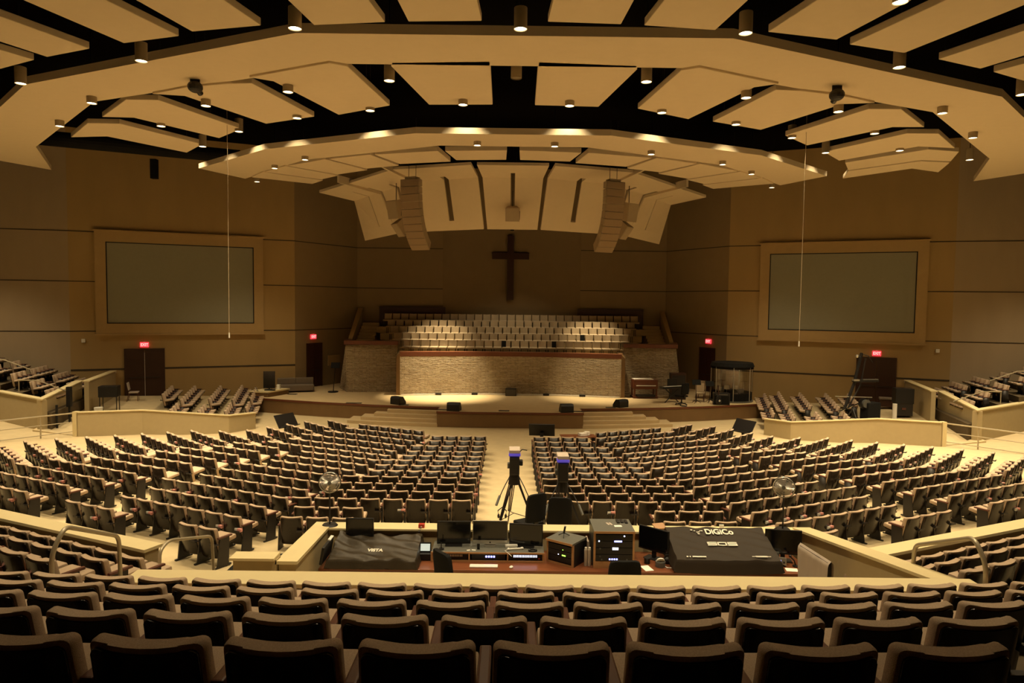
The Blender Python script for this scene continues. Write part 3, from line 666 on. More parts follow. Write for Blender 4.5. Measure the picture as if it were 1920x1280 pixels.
# cylinder downlights
GD = 'cylinder downlights'
dl = {}
def downlight(p, label, lit=True, r=.14, h=.44, power=1.0, mesh=dl):
    t = thing('pendant_downlight', label, 'downlight', p, 0, GD)
    if not dl:
        m = MB(); m.cyl((0, 0, 0), (0, 0, h), r, n=20, cap=False).cyl((0, 0, h - .01), (0, 0, h + .02), r, r * .6, n=20)
        m.cyl((0, 0, .0), (0, 0, h), r - .015, n=20, cap=False); a = m.out('housing', M['housing'], t, smooth=True)
        b = MB().cyl((0, 0, .02), (0, 0, .035), r - .012, n=20).out('lens', M['lens'], t)
        c = MB().cyl((0, 0, h), (0, 0, 3.04), .012, n=6).out('stem', M['steel_dark'], t)
        bo = MB().cyl((0, 0, .02), (0, 0, .035), r - .012, n=20).out('lens', M['lens_off']); dl.update(h=a, l=b, c=c, o=bo.data); D.objects.remove(bo)
    else:
        for k in 'hlc':
            o = dl[k].copy(); COL.objects.link(o); o.parent = t
            if k == 'l' and not lit: o.data = dl['o']
    if lit:
        L = D.lights.new('downlight_lamp', 'SPOT'); L.energy = P_DOWN * power; L.color = WARM; L.spot_size = R_(100); L.spot_blend = .9; L.shadow_soft_size = .11
        lo = D.objects.new('downlight_lamp', L); COL.objects.link(lo); lo.parent = t; lo.location = (0, 0, -.01)
    return t
rowA = [(-13.316, 19.087, 11.750), (-9.057, 17.196, 11.750), (-4.661, 15.054, 11.750), (0.123, 14.930, 11.750), (4.888, 15.007, 11.750), (9.244, 16.979, 11.750), (13.662, 18.976, 11.750)]
for i, p in enumerate(rowA): downlight(p, 'lit cylinder downlight, %s from the left along the outer edge of the large band' % ORD[i])
downlight((7.276, 13.423, 11.750), 'lit cylinder downlight at the top edge right of centre, between long panels')
rowR = [po(34.3, a) for a in (-30, -20, -10, 0, 10, 20, 30)] + [po(27.0, -54), po(27.0, 54), po(28.5, -63), po(28.5, 63)]
PWR = (.7, 1.0, 1.5, 1.6, 1.5, 1.0, .7, 2.2, 2.2, 2.4, 2.4)
for i, (x, y) in enumerate(rowR): downlight((x, y, 11.75), 'lit cylinder downlight, %s in the rows over the upper and outer seats' % ORD[i], power=PWR[i])
rowB = [(-9.181, 21.040, 11.750), (-6.256, 19.557, 11.750), (-3.259, 18.469, 11.750), (3.427, 18.294, 11.750), (6.443, 19.572, 11.750), (9.597, 20.829, 11.750)]
for i, p in enumerate(rowB): downlight(p, 'lit cylinder downlight, %s from the left in the gaps close behind the large band' % ORD[i], power=.9)
downlight((0.056, 18.126, 11.750), 'unlit cylinder downlight in the centre gap behind the large band', False)
rowC = [(-15.406, 23.921, 11.800), (-12.610, 21.089, 11.800)]
for i, p in enumerate(rowC): downlight(p, 'lit downlight, %s from the left at the inner edge of the band on the left' % ORD[i], power=1.7)
rowD = [(-11.984, 23.954, 11.850), (-11.930, 27.013, 11.850), (-9.579, 24.569, 11.850), (-6.973, 22.696, 11.850), (-4.420, 21.712, 11.850), (-1.510, 20.951, 11.850), (1.656, 20.924, 11.850), (4.530, 21.546, 11.850), (7.208, 22.815, 11.850), (9.708, 24.505, 11.850), (11.914, 26.791, 11.850), (12.204, 23.768, 11.850), (14.456, 26.276, 11.850)]
for i, p in enumerate(rowD): downlight(p, 'lit downlight, %s from the left among those at the stage end of the panels' % ORD[i], power=.45 if 3 < i < 9 else 1.9)
rowE = [(12.804, 21.043, 11.800), (15.668, 23.981, 11.800), (17.865, 27.473, 11.800)]
for i, p in enumerate(rowE): downlight(p, 'lit downlight, %s from the top at the inner edge of the band on the right' % ORD[i], power=1.7)
rowF = [(-12.700, 34.823, 11.850), (-10.616, 31.269, 11.850), (-8.679, 29.307, 11.850), (-1.343, 26.256, 11.850), (1.547, 26.274, 11.850), (5.393, 27.453, 11.850), (8.731, 29.237, 11.850), (10.635, 31.272, 11.850), (12.823, 34.694, 11.850)]
for i, p in enumerate(rowF): downlight(p, 'lit downlight, %s from the left behind the small band over the stage edge' % ORD[i], power=1.3 if i in (0, 8) else .2)
# wall washers recessed above the gap graze the face of the small band
for i, a in enumerate((-52.5, -43, -35.5, -28, -16.5, -5.2, 6.0, 16.8, 27.5, 37.5, 48, 55)):
    x, y = po(18.55, a)
    t = thing('hanging_wall_washer', 'black recessed washer, %s from the left, lighting the face of the small band' % ORD[i], 'downlight', (x, y, 12.95), 0, 'band washers')
    MB().cyl((0, 0, 0), (0, 0, .3), .09, n=14).out('housing', M['blackmatte'], t); MB().cyl((0, 0, .3), (0, 0, 1.9), .012, n=6).out('stem', M['steel_dark'], t)
    L = D.lights.new('washer_lamp', 'SPOT'); L.energy = 300; L.color = WARM; L.spot_size = R_(105); L.spot_blend = .6; L.shadow_soft_size = .05
    lo = D.objects.new('washer_lamp', L); COL.objects.link(lo); lo.parent = t; lo.location = (0, 0, -.02)
# stage accent lights in the shell slots, plus an added choir wash
def accent(i, c, aim, size, e, label):
    t = thing('hanging_stage_light', label, 'stage light', c, 0, 'stage accent lights')
    d = (Vector(aim) - Vector(c)); q = d.to_track_quat('-Z', 'Y').to_matrix().to_4x4()
    m = MB(); m.cyl((0, 0, .0), (0, 0, .34), .10, n=14); bmesh.ops.transform(m.b, matrix=q, verts=m.b.verts[:]); m.out('housing', M['blackmatte'], t)
    MB().cyl((0, 0, .2), (0, 0, 14.79 - c[2]), .012, n=6).out('stem', M['steel_dark'], t)
    L = D.lights.new('stage_lamp', 'SPOT'); L.energy = e; L.color = WARM; L.spot_size = size; L.spot_blend = 1.0; L.shadow_soft_size = .08
    lo = D.objects.new('stage_lamp', L); COL.objects.link(lo); lo.parent = t; lo.matrix_local = Matrix.Translation(d.normalized() * .04) @ q
accent(0, (-4.1, 38.5, 10.0), (-3.9, 38.6, .8), R_(46), P_STAGE * 9.0, 'black accent light behind the shell, aimed down the left part of the stone wall')
accent(1, (4.9, 38.5, 10.0), (4.85, 38.65, .8), R_(42), P_STAGE * 7.0, 'black accent light behind the shell, aimed down the right part of the stone wall')
accent(2, (-4.2, 41.7, 10.6), (-4.4, 42.2, 3.5), R_(40), P_STAGE * 3.0, 'black accent light aimed down at the left choir chairs')
accent(3, (5.0, 41.9, 10.6), (5.0, 42.5, 3.5), R_(40), P_STAGE * 2.8, 'black accent light aimed down at the right choir chairs')
accent(7, (.2, 41.0, 11.0), (.2, 41.9, 3.5), R_(92), P_STAGE * .6, 'added wide fill light over the middle of the choir')  # unseen wide wash, added to lift the choir's overall brightness
accent(4, (0, 38.1, 9.95), (0, 37.4, .8), R_(84), P_STAGE * .35, 'black accent light behind the centre slot, aimed at the middle of the stage')
accent(5, (-10.6, 35.6, 12.4), (-11.0, 36.8, .8), R_(50), P_STAGE * .25, 'black accent light aimed at the left wing of the stage')
accent(6, (11.2, 35.6, 12.4), (11.9, 36.8, .8), R_(50), P_STAGE * .25, 'black accent light aimed at the drum booth')
# moving projectors under the large band, hanging microphone wires, ducts
for p, lab in (((-8.727, 19.345, 11.800), 'black projector hanging at the inner edge of the large band on the left'), ((8.776, 19.179, 11.750), 'black projector hanging at the inner edge of the large band on the right')):
    t = thing('hanging_projector', lab, 'projector', p, 0, 'hung projectors')
    MB().sph((0, 0, 0), .2, (1, 1.1, .8)).out('body', M['black'], t); MB().bb(-.13, .13, -.02, .02, .0, .32).out('yoke', M['black'], t); MB().cyl((0, 0, .3), (0, 0, 3), .03).out('pole', M['steel_dark'], t); MB().cyl((.02, .12, -.05), (.03, .26, -.1), .08).out('lens', M['glassblack'], t)
for p, lab in (((-9.758, 24.000, 4.739), 'thin pale microphone wire hanging from the ceiling on the left'), ((9.990, 24.000, 4.678), 'thin pale microphone wire hanging from the ceiling on the right')):
    t = thing('hanging_microphone', lab, 'microphone', p, 0, 'hanging microphones')
    MB().cyl((0, 0, .1), (0, 0, 14.75 - p[2]), .008, n=6).out('cord', M['speaker'], t); MB().cyl((0, 0, -.06), (0, 0, .12), .022, n=10).out('capsule', M['white'], t)
t = thing('ceiling_duct', 'dark duct crossing above the gap in the ceiling on the left', 'duct', (0, 0, 0))
MB().cyl((-24, 31, 13.3), (-14, 36, 13.3), .35, n=16).out('trunk', M['blackmatte'], t); MB().box((-18.7, 36.6, 12.75), (.3, .3, 1.0)).out('hanger', M['blackmatte'], t)
# ------------------------------------------------------------------ tiers under the upper seating
R_T = 60.0
def ty(x): return R_T - math.sqrt(R_T * R_T - x * x)
TIER = [(2.67 + .97 * k, 3.82 - .342 * k) for k in range(5)]
xs_ = [-12 + 24 * i / 24 for i in range(25)]
for k in range(-3, 5):
    y0 = 2.67 + .97 * k; z = 3.82 - .342 * k
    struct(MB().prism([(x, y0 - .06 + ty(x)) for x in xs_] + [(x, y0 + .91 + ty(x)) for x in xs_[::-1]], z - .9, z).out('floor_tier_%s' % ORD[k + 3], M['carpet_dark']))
for s in (-1, 1):
    for k in range(1, 5):                     # lower tiers beside the sound booth, turned towards the stage
        z = TIER[4][1] - .342 * k; d = .92 * k
        a = R_(24); n = (s * math.sin(-a) * -1, math.cos(a)); e = (s * math.cos(a), math.sin(a))
        p0 = (s * 5.2 - n[0] * 0, 7.05 + d * .95)
        q = [p0, (p0[0] + e[0] * 7, p0[1] + e[1] * 7)]
        q += [(q[1][0] + -s * math.sin(a) * .95, q[1][1] + math.cos(a) * .95), (q[0][0] + (0 if k < 4 else 0), q[0][1] + .97)]
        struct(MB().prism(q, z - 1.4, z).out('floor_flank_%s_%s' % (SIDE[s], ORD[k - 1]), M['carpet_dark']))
    m = MB()
    for k in range(9):
        z = 2.45 - .175 * (k + 1); m.bb(min(s * 4.3, s * 5.2), max(s * 4.3, s * 5.2), 7.25 + .5 * k, 7.75 + .5 * k, 0, z)
    if s < 0: struct(m.out('aisle_steps_%s' % SIDE[s], M['carpet']))
    else: m.b.free()

# ------------------------------------------------------------------ the theater seat
BT, BK = .80, .20                              # top and bottom of the back
def shape(v, z_=None):
    x, y, z = v
    y += .045 * (x / .25) ** 2 + .20 * (BT - z)
    return (x, y, z)
def rounded(w0, w1, z0, z1, dip, r, n=4):
    """closed outline (x, z) of a tapering back, its top edge dipping in the middle"""
    pts = []
    for i in range(n + 1):
        a = PI / 2 * i / n; pts.append((w1 - r + r * math.sin(PI / 2 - a) * 1, z1 - r + r * math.cos(PI / 2 - a)))
    for t in (.6, .3, 0, -.3, -.6): pts.append((w1 * t, z1 - dip * (1 - abs(t) ** 2)))
    for i in range(n + 1):
        a = PI / 2 * i / n; pts.append((-w1 + r - r * math.sin(a), z1 - r + r * math.cos(a)))
    pts += [(-w0, z0 + .03), (-w0 + .03, z0), (0, z0), (w0 - .03, z0), (w0, z0 + .03)]
    return pts
def slab(m, outl, y0, y1, bev):
    nv = len(m.b.verts)
    a = [m.b.verts.new((x, y0, z)) for x, z in outl]; b = [m.b.verts.new((x, y1, z)) for x, z in outl]
    n = len(a); fs = [m.b.faces.new(a), m.b.faces.new(b[::-1])]
    for i in range(n): fs.append(m.b.faces.new((a[i], b[i], b[(i + 1) % n], a[(i + 1) % n])))
    es = list({e for f in fs[:2] for e in f.edges})
    bmesh.ops.bevel(m.b, geom=es, offset=bev, segments=2, affect='EDGES', profile=.55)
    big = [f for f in m.b.faces if len(f.verts) > 8]
    # cut the big faces into vertical columns so that they can follow the curve of the back
    for x in (-.2, -.13, -.065, 0, .065, .13, .2):
        bmesh.ops.bisect_plane(m.b, geom=m.b.verts[:] + m.b.edges[:] + m.b.faces[:], plane_co=(x, 0, 0), plane_no=(1, 0, 0))
    for v in m.b.verts: v.co = shape(v.co)
    return m
def seat_proto(tilt):
    t = thing('theater_seat', '', 'theater seat', (0, 0, 0), 0, 'theater seats')
    slab(MB(), rounded(.248, .238, BK, BT, .016, .035), .006, .088, .02).out('back_cushion', M['fabric'], t, smooth=True)
    slab(MB(), rounded(.232, .219, BK - .03, BT - .026, .015, .032), -.012, .012, .006).out('back_shell', M['plastic'], t, smooth=True)
    m = MB().box((0, .245, .035), (.47, .47, .09), bev=.032); bmesh.ops.transform(m.b, matrix=Matrix.Translation((0, .13, .40)) @ Matrix.Rotation(tilt, 4, 'X'), verts=m.b.verts[:]); m.out('seat_cushion', M['fabric'], t, smooth=True)
    m = MB().box((0, .235, -.03), (.43, .42, .04), bev=.012); bmesh.ops.transform(m.b, matrix=Matrix.Translation((0, .13, .40)) @ Matrix.Rotation(tilt, 4, 'X'), verts=m.b.verts[:]); m.out('seat_pan', M['plastic'], t)
    m = MB(); m.solid([(-.293, .06, 0), (-.293, .34, 0), (-.293, .36, .58), (-.293, .13, .58)], [(-.262, .06, 0), (-.262, .34, 0), (-.262, .36, .58), (-.262, .13, .58)]); m.bb(-.30, -.255, .0, .40, 0, .03); m.out('side_frame', M['steel_dark'], t)
    MB().bb(-.305, -.25, .09, .43, .58, .615, bev=.01).out('armrest', M['armwood'], t)
    MB().bb(.13, .30, .0, .10, .475, .487).bb(.13, .30, -.008, .002, .475, .515).out('card_rack', M['steel_dark'], t)
    return t
def end_frame(t):
    m = MB(); m.solid([(.262, .06, 0), (.262, .34, 0), (.262, .36, .58), (.262, .13, .58)], [(.293, .06, 0), (.293, .34, 0), (.293, .36, .58), (.293, .13, .58)])
    return m
near, far = seat_proto(R_(3)), seat_proto(R_(9))
_e = MB(); _e.solid([(.266, .06, 0), (.266, .34, 0), (.266, .36, .58), (.266, .13, .58)], [(.297, .06, 0), (.297, .34, 0), (.297, .36, .58), (.297, .13, .58)]); _e.bb(.255, .30, 0, .40, 0, .03)
_eo = _e.out('side_frame', M['steel_dark']); END = _eo.data; D.objects.remove(_eo)
_e = MB().bb(.25, .305, .09, .43, .58, .615, bev=.01).out('armrest', M['armwood']); ENDA = _e.data; D.objects.remove(_e)

SEATS = []                                     # (x, y, z, rz, label, row end?, proto)
# upper rows, nearest the camera
ph = (.18, -.13, .15, .15, -.14); span = ((-2.6, 2.7), (-3.3, 3.4), (-4.1, 4.2), (-5.0, 5.1), (-6.0, 5.9))
NAMES = ('nearest', 'second', 'third', 'fourth', 'fifth')
for k in range(5):
    y0, z = TIER[k]; p = .549
    i0 = math.ceil((span[k][0] - ph[k]) / p); i1 = math.floor((span[k][1] - ph[k]) / p)
    for i in range(i0, i1 + 1):
        x = ph[k] + p * i
        lab = 'brown padded theater seat, %s from the left in the %s row from the camera' % (ORD[i - i0], NAMES[k])
        SEATS.append((x, y0 + ty(x), z, math.asin(x / R_T), lab, i == i1, 0))
for s in (-1, 1):
    for k, n in ((1, 6), (2, 7), (3, 7)):
        z = TIER[4][1] - .342 * k
        x0, y0 = ((5.62, 8.05), (5.55, 8.98), (5.6, 9.95))[k - 1]; a = R_(24.5)
        for i in range(n):
            x = x0 + .53 * i * math.cos(a); y = y0 + .53 * i * math.sin(a)
            lab = 'brown theater seat, %s from the stairs, %s lower row by the booth, %s side' % (ORD[i], ORD[k - 1], SIDE[s])
            SEATS.append((s * x, y, z, s * a, lab, (i == 0 and s < 0) or (i == n - 1 and s > 0), 0))
# main floor
p = .555
for s in (-1, 1):
    for i in range(14):
        y = 26.8 - .935 * i; d = 43 - y
        n = max(3, round((math.tan(R_(10.5)) * d - .88) / p + .35))
        ks = range(n) if i < 12 else range(5, 8)
        for c, k in enumerate(ks):
            x = .88 + p * (k + .5) + (0 if i < 12 else -.35)
            lab = 'brown theater seat, %s from centre aisle, %s row from stage, straight block, %s' % (ORD[k], ORD[i], SIDE[s])
            SEATS.append((s * x, y, fz(x, y) * .92, 0, lab, (k == 0 and s < 0) or (c == len(ks) - 1 and s > 0), 1))
    def chord(j, a0, q, b0, b1, block):
        t0, t1 = q * math.tan(R_(b0 - a0)), q * math.tan(R_(b1 - a0)); n = max(1, int((t1 - t0) / p + .25)); a = R_(a0)
        for k in range(n):
            t = t0 + p * (k + .5)
            x = math.sin(a) * q + math.cos(a) * t; y = 43 - math.cos(a) * q + math.sin(a) * t
            lab = 'brown theater seat, %s from inner end, %s row from stage, %s block, %s' % (ORD[k], ORD[j], block, SIDE[s])
            SEATS.append((s * x, y, fz(x, y), s * a, lab, (k == 0 and s < 0) or (k == n - 1 and s > 0), 1))
    TIP = (33, 34, 34.5, 35.5, 36, 37.5, 38.3, 38.6, 39, 39.6, 39.8, 40, 40, 39.6, 39)
    for j in range(16):
        q = 15.2 + .935 * j; eb = min(31.3, 25.4 + (q - 15.2) * .55)
        b0 = 13 if j == 0 else 11.7 if j < 5 else 11.2
        if j <= 5: chord(j, 25.7, q, b0, eb, 'inner angled')
        elif j < 15:
            chord(j, 25.7, q, b0, 20.3 if j < 13 else 19.5, 'inner angled'); chord(j, 25.7, q, 22.7, eb, 'outer angled')
        else:
            chord(j, 25.7, q, 11.0, 13.6, 'short inner'); chord(j, 25.7, q, 16.9, 20.1, 'short middle'); chord(j, 25.7, q, 22.9, eb, 'outer angled')
        if j < 15: chord(j, 45.3, .973 * q - .05, eb + .9, TIP[j], 'wing')
# side floors by the outer doors: rows facing the stage wings
SIDE_SEATS = []
for s in (-1, 1):
    for r, (x0, y0, x1, y1, g0, g1) in enumerate(((16.9, 32.4, 18.3, 37.2, 0, .4), (15.55, 31.3, 17.3, 37.7, .25, .35), (14.35, 31.5, 16.15, 38.3, .28, .38), (13.3, 31.9, 15.2, 38.9, .28, .40), (12.75, 33.0, 14.3, 38.6, .25, .38))):
        L_ = math.hypot(x1 - x0, y1 - y0); n = int(L_ / p); a = math.atan2(x1 - x0, y1 - y0)
        for k in range(n):
            u = (k + .5) / n
            if g0 < u < g1: continue
            x, y = x0 + (x1 - x0) * u, y0 + (y1 - y0) * u
            SIDE_SEATS.append((s * x, y, sz(x, y), s * (PI / 2 - a) if s > 0 else -(PI / 2 - a)))
for s in (-1, 1):
    for k, (x32, z) in enumerate(((21.15, 1.07), (22.0, 1.40), (23.05, 1.70), (24.2, 2.0), (25.3, 2.3), (26.4, 2.6))):
        y = 30.9 + .45 * k
        while y < 36.0 - .12 * k:
            xx = x32 + .28 * (y - 32)
            if not (32.4 + .25 * k < y < 33.3 + .25 * k) and y < 35.85 - .228 * (xx - 23.1): SIDE_SEATS.append((s * (x32 + .28 * (y - 32)), y, z, s * R_(74)))
            y += .54

view = camo.matrix_world.inverted()
def inframe(x, y, z):
    v = view @ Vector((x, y, z))
    if v.z > -.3: return None
    u, w = v.x / -v.z * 1300, v.y / -v.z * 1300
    return -v.z if abs(u) < 1020 and abs(w) < 680 else None
def emit(sd):
    x, y, z, rz, lab, end, pr = sd
    o = dup((near, far)[pr], (x, y, z), rz, lab)
    if end:
        for nm, me in (('side_frame', END), ('armrest', ENDA)):
            e = D.objects.new(nm, me); COL.objects.link(e); e.parent = o
    return o
vis = []; rest = []
for sd in SEATS:
    dd = inframe(sd[0], sd[1], sd[2] + .7)
    (vis if dd else rest).append((dd or 0, sd))
vis.sort(key=lambda q: q[0])
single, mass = vis[:300], vis[300:]
for dd, sd in single: emit(sd)
# everything further off is one mass of seats
def mass_mesh(name, proto, places, label):
    ch = [c for c in proto.children]; mats = []; V = []; F = []; MI = []; off = 0
    base = []
    for c in ch:
        me = c.data; m0 = me.materials[0]
        if m0 not in mats: mats.append(m0)
        base.append(([v.co.copy() for v in me.vertices], [tuple(q.vertices) for q in me.polygons], mats.index(m0)))
    for x, y, z, rz in places:
        T = Matrix.Translation((x, y, z)) @ Matrix.Rotation(rz, 4, 'Z')
        for vs_, fs, mi in base:
            V += [T @ v for v in vs_]; F += [tuple(i + off for i in f) for f in fs]; MI += [mi] * len(fs); off += len(vs_)
    me = D.meshes.new(name); me.from_pydata(V, [], F)
    for m0 in mats: me.materials.append(m0)
    me.polygons.foreach_set('material_index', MI); me.polygons.foreach_set('use_smooth', [True] * len(F))
    o = D.objects.new(name, me); COL.objects.link(o); o['kind'] = 'stuff'; tag(o, label, 'theater seats'); return o
mass_mesh('theater_seats', far, [sd[:4] for _, sd in mass] + SIDE_SEATS, 'the many brown theater seats further off, towards the stage and at both sides')
# cards in the racks behind some seats
def card_proto():
    t = thing('offering_cards', '', 'cards', (0, 0, 0), 0, 'cards in the seat racks')
    MB().box((.045, -.005, .034), (.10, .06, .066), rz=.1, bev=.004).out('pink_cards', M['pink'], t)
    MB().box((-.05, .0, .032), (.08, .055, .058), rz=-.15, bev=.004).out('white_cards', M['paper'], t)
    return t
cp_ = card_proto(); cnt = 0
rnd = random.Random(11)
allsd = [sd for _, sd in single] + [sd for _, sd in mass]
for n, sd in enumerate(allsd):
    if rnd.random() > (.22 if n < 300 else .26): continue
    x, y, z, rz, lab = sd[:5]
    c = Matrix.Rotation(rz, 3, 'Z') @ Vector((.215, .05, .488))
    l2 = lab
    for u, w_ in (('brown padded theater seat', 'pink and white cards behind seat'), ('brown theater seat', 'pink and white cards behind seat'), (' from stage', ''), (' from inner end', ' inwards'), ('centre aisle', 'aisle'), (' from the camera', ''), (' from the stairs', ' by stairs'), ('by the booth', 'by booth')): l2 = l2.replace(u, w_)
    loc = (x + c.x, y + c.y, z + c.z); cnt += 1
    if cnt == 1: cp_.location = loc; cp_.rotation_euler = (0, 0, rz); cp_['label'] = l2
    else: dup(cp_, loc, rz, l2)
for pr in (near, far):
    for c in list(pr.children): D.objects.remove(c)
    D.objects.remove(pr)
# ------------------------------------------------------------------ sound booth: walls
ZB, ZD, ZR = .75, 1.50, 1.67
struct(MB().prism([(-4.2, 7.3), (5.1, 7.3), (5.6, 12.6), (-3.4, 12.6), (-3.4, 10.6), (-4.2, 10.6)], .3, ZB).out('floor_booth', M['carpet']))
t = thing('booth_wall', 'long low cream capped wall across the near side of the sound booth', 'low wall', (0, 0, 0), 0, 'sound booth walls')
MB().bb(-4.05, 5.05, 7.22, 7.5, .5, 2.96).out('panel', M['vinyl'], t); MB().bb(-4.1, 5.12, 7.17, 7.53, 2.96, 3.01, bev=.008).out('cap', M['cream'], t)
t = thing('booth_wall', 'low cream capped wall across the far side of the sound booth, below the seats', 'low wall', (0, 0, 0), 0, 'sound booth walls')
MB().bb(-3.3, 5.3, 12.47, 12.72, .4, 1.83).out('panel', M['vinyl'], t); MB().bb(-3.28, 5.3, 12.42, 12.78, 1.83, 1.87, bev=.006).out('cap', M['cream'], t)
t = thing('booth_wall', 'low cream capped side wall of the booth beside the covered console on the left', 'low wall', (0, 0, 0), 0, 'sound booth walls')
MB().prism([(-3.56, 10.55), (-3.3, 10.55), (-3.3, 12.72), (-3.56, 12.72)], .4, [1.93, 1.93, 1.83, 1.83]).out('panel', M['vinyl'], t)
MB().solid([(-3.6, 10.5, 1.93), (-3.26, 10.5, 1.93), (-3.28, 12.78, 1.83), (-3.6, 12.78, 1.83)], [(-3.6, 10.5, 1.98), (-3.26, 10.5, 1.98), (-3.28, 12.78, 1.87), (-3.6, 12.78, 1.87)]).out('cap', M['cream'], t)
t = thing('booth_wall', 'cream capped side wall of the booth on the right, rising towards the camera', 'low wall', (0, 0, 0), 0, 'sound booth walls')
MB().prism([(5.4, 12.72), (4.87, 7.5), (5.08, 7.5), (5.6, 12.72)], .4, [1.83, 2.95, 2.95, 1.83]).out('panel', M['vinyl'], t)
MB().solid([(5.3, 12.78, 1.83), (4.82, 7.3, 2.96), (5.13, 7.3, 2.96), (5.64, 12.78, 1.83)], [(5.3, 12.78, 1.87), (4.82, 7.3, 3.0), (5.13, 7.3, 3.0), (5.64, 12.78, 1.87)]).out('cap', M['cream'], t)
t = thing('booth_wall', 'short cream capped stub wall left of the booth by the steps', 'low wall', (0, 0, 0), 0, 'sound booth walls')
MB().bb(-4.25, -3.58, 10.5, 10.7, .4, 2.0).out('panel', M['vinyl'], t); MB().bb(-4.29, -3.6, 10.44, 10.74, 2.0, 2.04).out('cap', M['cream'], t)
tag(MB().bb(-.55, .5, -.45, .5, 0, .75, bev=.03).out('road_case', M['blackmatte'], loc=(-4.15, 11.65, .75)), 'black road case behind the stub wall left of the booth', 'case')
for s in (-1, 1):
    a = R_(24); x0, y0 = s * 5.75, 11.2
    t = thing('parapet_wall', 'cream capped parapet in front of the lower rows on the %s of the booth' % SIDE[s], 'parapet', (0, 0, 0), 0, 'parapets below the flank seats')
    e = (s * math.cos(a), math.sin(a)); pts = [(x0, y0), (x0 + 9 * e[0], y0 + 9 * e[1])] if s < 0 else [(4.9, 11.2), (4.9 + 10 * e[0], 10.85 + 10 * e[1])]
    if s > 0: pts[0] = (5.75, 11.23)
    MB().wall(pts, .26 * -s, .2, 1.93).out('panel', M['vinyl'], t); MB().wall(offset([(pts[0][0] - .04 * e[0], pts[0][1] - .04 * e[1]), pts[1]], .04 * s), .34 * -s, 1.93, 1.98).out('cap', M['cream'], t)
def handrail(pts, label, posts):
    t = thing('bent_handrail', label, 'handrail', (0, 0, 0), 0, 'stair handrails by the booth')
    P_ = [Vector(p) for p in pts]; fine = [P_[0]]
    for i in range(1, len(P_) - 1):
        a, b, c = P_[i - 1], P_[i], P_[i + 1]; r = min(.12, (b - a).length * .45, (c - b).length * .45)
        p0 = b + (a - b).normalized() * r; p1 = b + (c - b).normalized() * r
        fine += [p0.lerp(b, k / 4).lerp(b.lerp(p1, k / 4), k / 4) for k in range(5)]
    fine.append(P_[-1]); MB().tube(fine, .026, 10).out('tube', M['rail'], t, smooth=True)
    for x, y, z in posts: MB().cyl((x, y, z), (x, y, z + .015), .06, n=12).out('floor_flange', M['rail'], t)
handrail([(-5.0, 7.45, 2.1), (-5.0, 7.45, 3.2), (-4.96, 7.62, 3.45), (-5.06, 8.85, 2.92), (-5.06, 8.9, 1.6)], 'bent tube handrail over the left steps, nearer the camera', [(-5.0, 7.45, 2.27), (-5.06, 8.9, 1.75)])
handrail([(-5.38, 10.5, 1.1), (-5.38, 10.5, 2.12), (-5.36, 10.75, 2.2), (-5.18, 11.9, 1.88), (-5.18, 12.0, .72)], 'bent tube handrail beside the left parapet end, further down the steps', [(-5.18, 12.0, .72)])
handrail([(5.24, 7.45, 2.1), (5.24, 7.45, 3.2), (5.2, 7.6, 3.45), (5.28, 8.85, 2.92), (5.28, 8.9, 1.6)], 'bent tube handrail in front of the right parapet', [(5.24, 7.45, 2.1)])

# ------------------------------------------------------------------ sound booth: desk and equipment
t = thing('mixing_desk', 'long reddish wood worktop inside the sound booth', 'desk', (0, 0, 0))
MB().bb(-3.2, 5.15, 11.45, 12.42, ZD - .05, ZD, bev=.006).out('worktop', M['desk'], t)
MB().bb(-3.15, 5.1, 11.75, 11.8, ZB, ZD - .05).out('modesty_panel', M['doorwood'], t)
for x in (-3.1, -1.4, 1.25, 2.4, 4.95): MB().bb(x - .03, x + .03, 11.5, 12.4, ZB, ZD - .05).out('support', M['grey'], t)
t = thing('equipment_riser', 'low oak edged equipment shelf on the desk under the three screens', 'equipment shelf', (-.36, 11.83, ZD))
MB().bb(-.98, .98, 0, .57, .145, .17).out('top', M['greytop'], t)
m = MB().bb(-.99, .99, -.012, .0, .145, .172).bb(-.99, .99, -.012, .0, 0, .03)
for x in (-.99, -.335, .335, .965): m.bb(x, x + .025, -.012, 0, .03, .145)
m.out('oak_frame', M['oak'], t); MB().bb(-.98, .98, .45, .57, 0, .145).bb(-.98, -.95, 0, .5, 0, .145).bb(.95, .98, 0, .5, 0, .145).out('body', M['oak'], t)
for i, x in enumerate((-.64, 0.01, .66)):
    u = MB().bb(x - .29, x + .29, .02, .42, .034, .13).out('rack_unit', M['black'], t)
    if i != 1:
        g = MB()
        for k in range(15): g.bb(x - .21 + .028 * k, x - .195 + .028 * k, .012, .02, .085, .12)
        g.out('white_button', M['led_white'] if i == 2 else M['white'], u)['kind'] = 'stuff'
        if i == 2: MB().bb(x + .22, x + .25, .012, .02, .05, .075).out('red_button', M['red'], u)
    else:
        for k in range(4): MB().bb(x - .05 + .045 * k, x - .02 + .045 * k, .012, .02, .075, .105).out('blue_light', M['led_blue'], u)
monitor('computer_monitor', (-.98, 12.2, ZR), R_(2), .60, .41, 'black flat monitor on the shelf left of the silver all-in-one', .02, group='dark screens in the booth')
monitor('computer_monitor', (.31, 12.15, ZR), R_(-7), .60, .39, 'black flat monitor on the shelf right of the silver all-in-one', .02, group='dark screens in the booth')
t = thing('all_in_one_computer', 'silver all-in-one computer between two black monitors on the shelf', 'computer', (-.33, 12.2, ZR))
MB().box((0, 0, .235), (.63, .03, .42), bev=.008).out('shell', M['alu'], t); MB().box((0, -.0165, .268), (.615, .004, .345)).out('screen', M['glassblack'], t); MB().cyl((0, -.022, .055), (0, -.014, .055), .014, n=14).out('round_mark', M['black'], t)
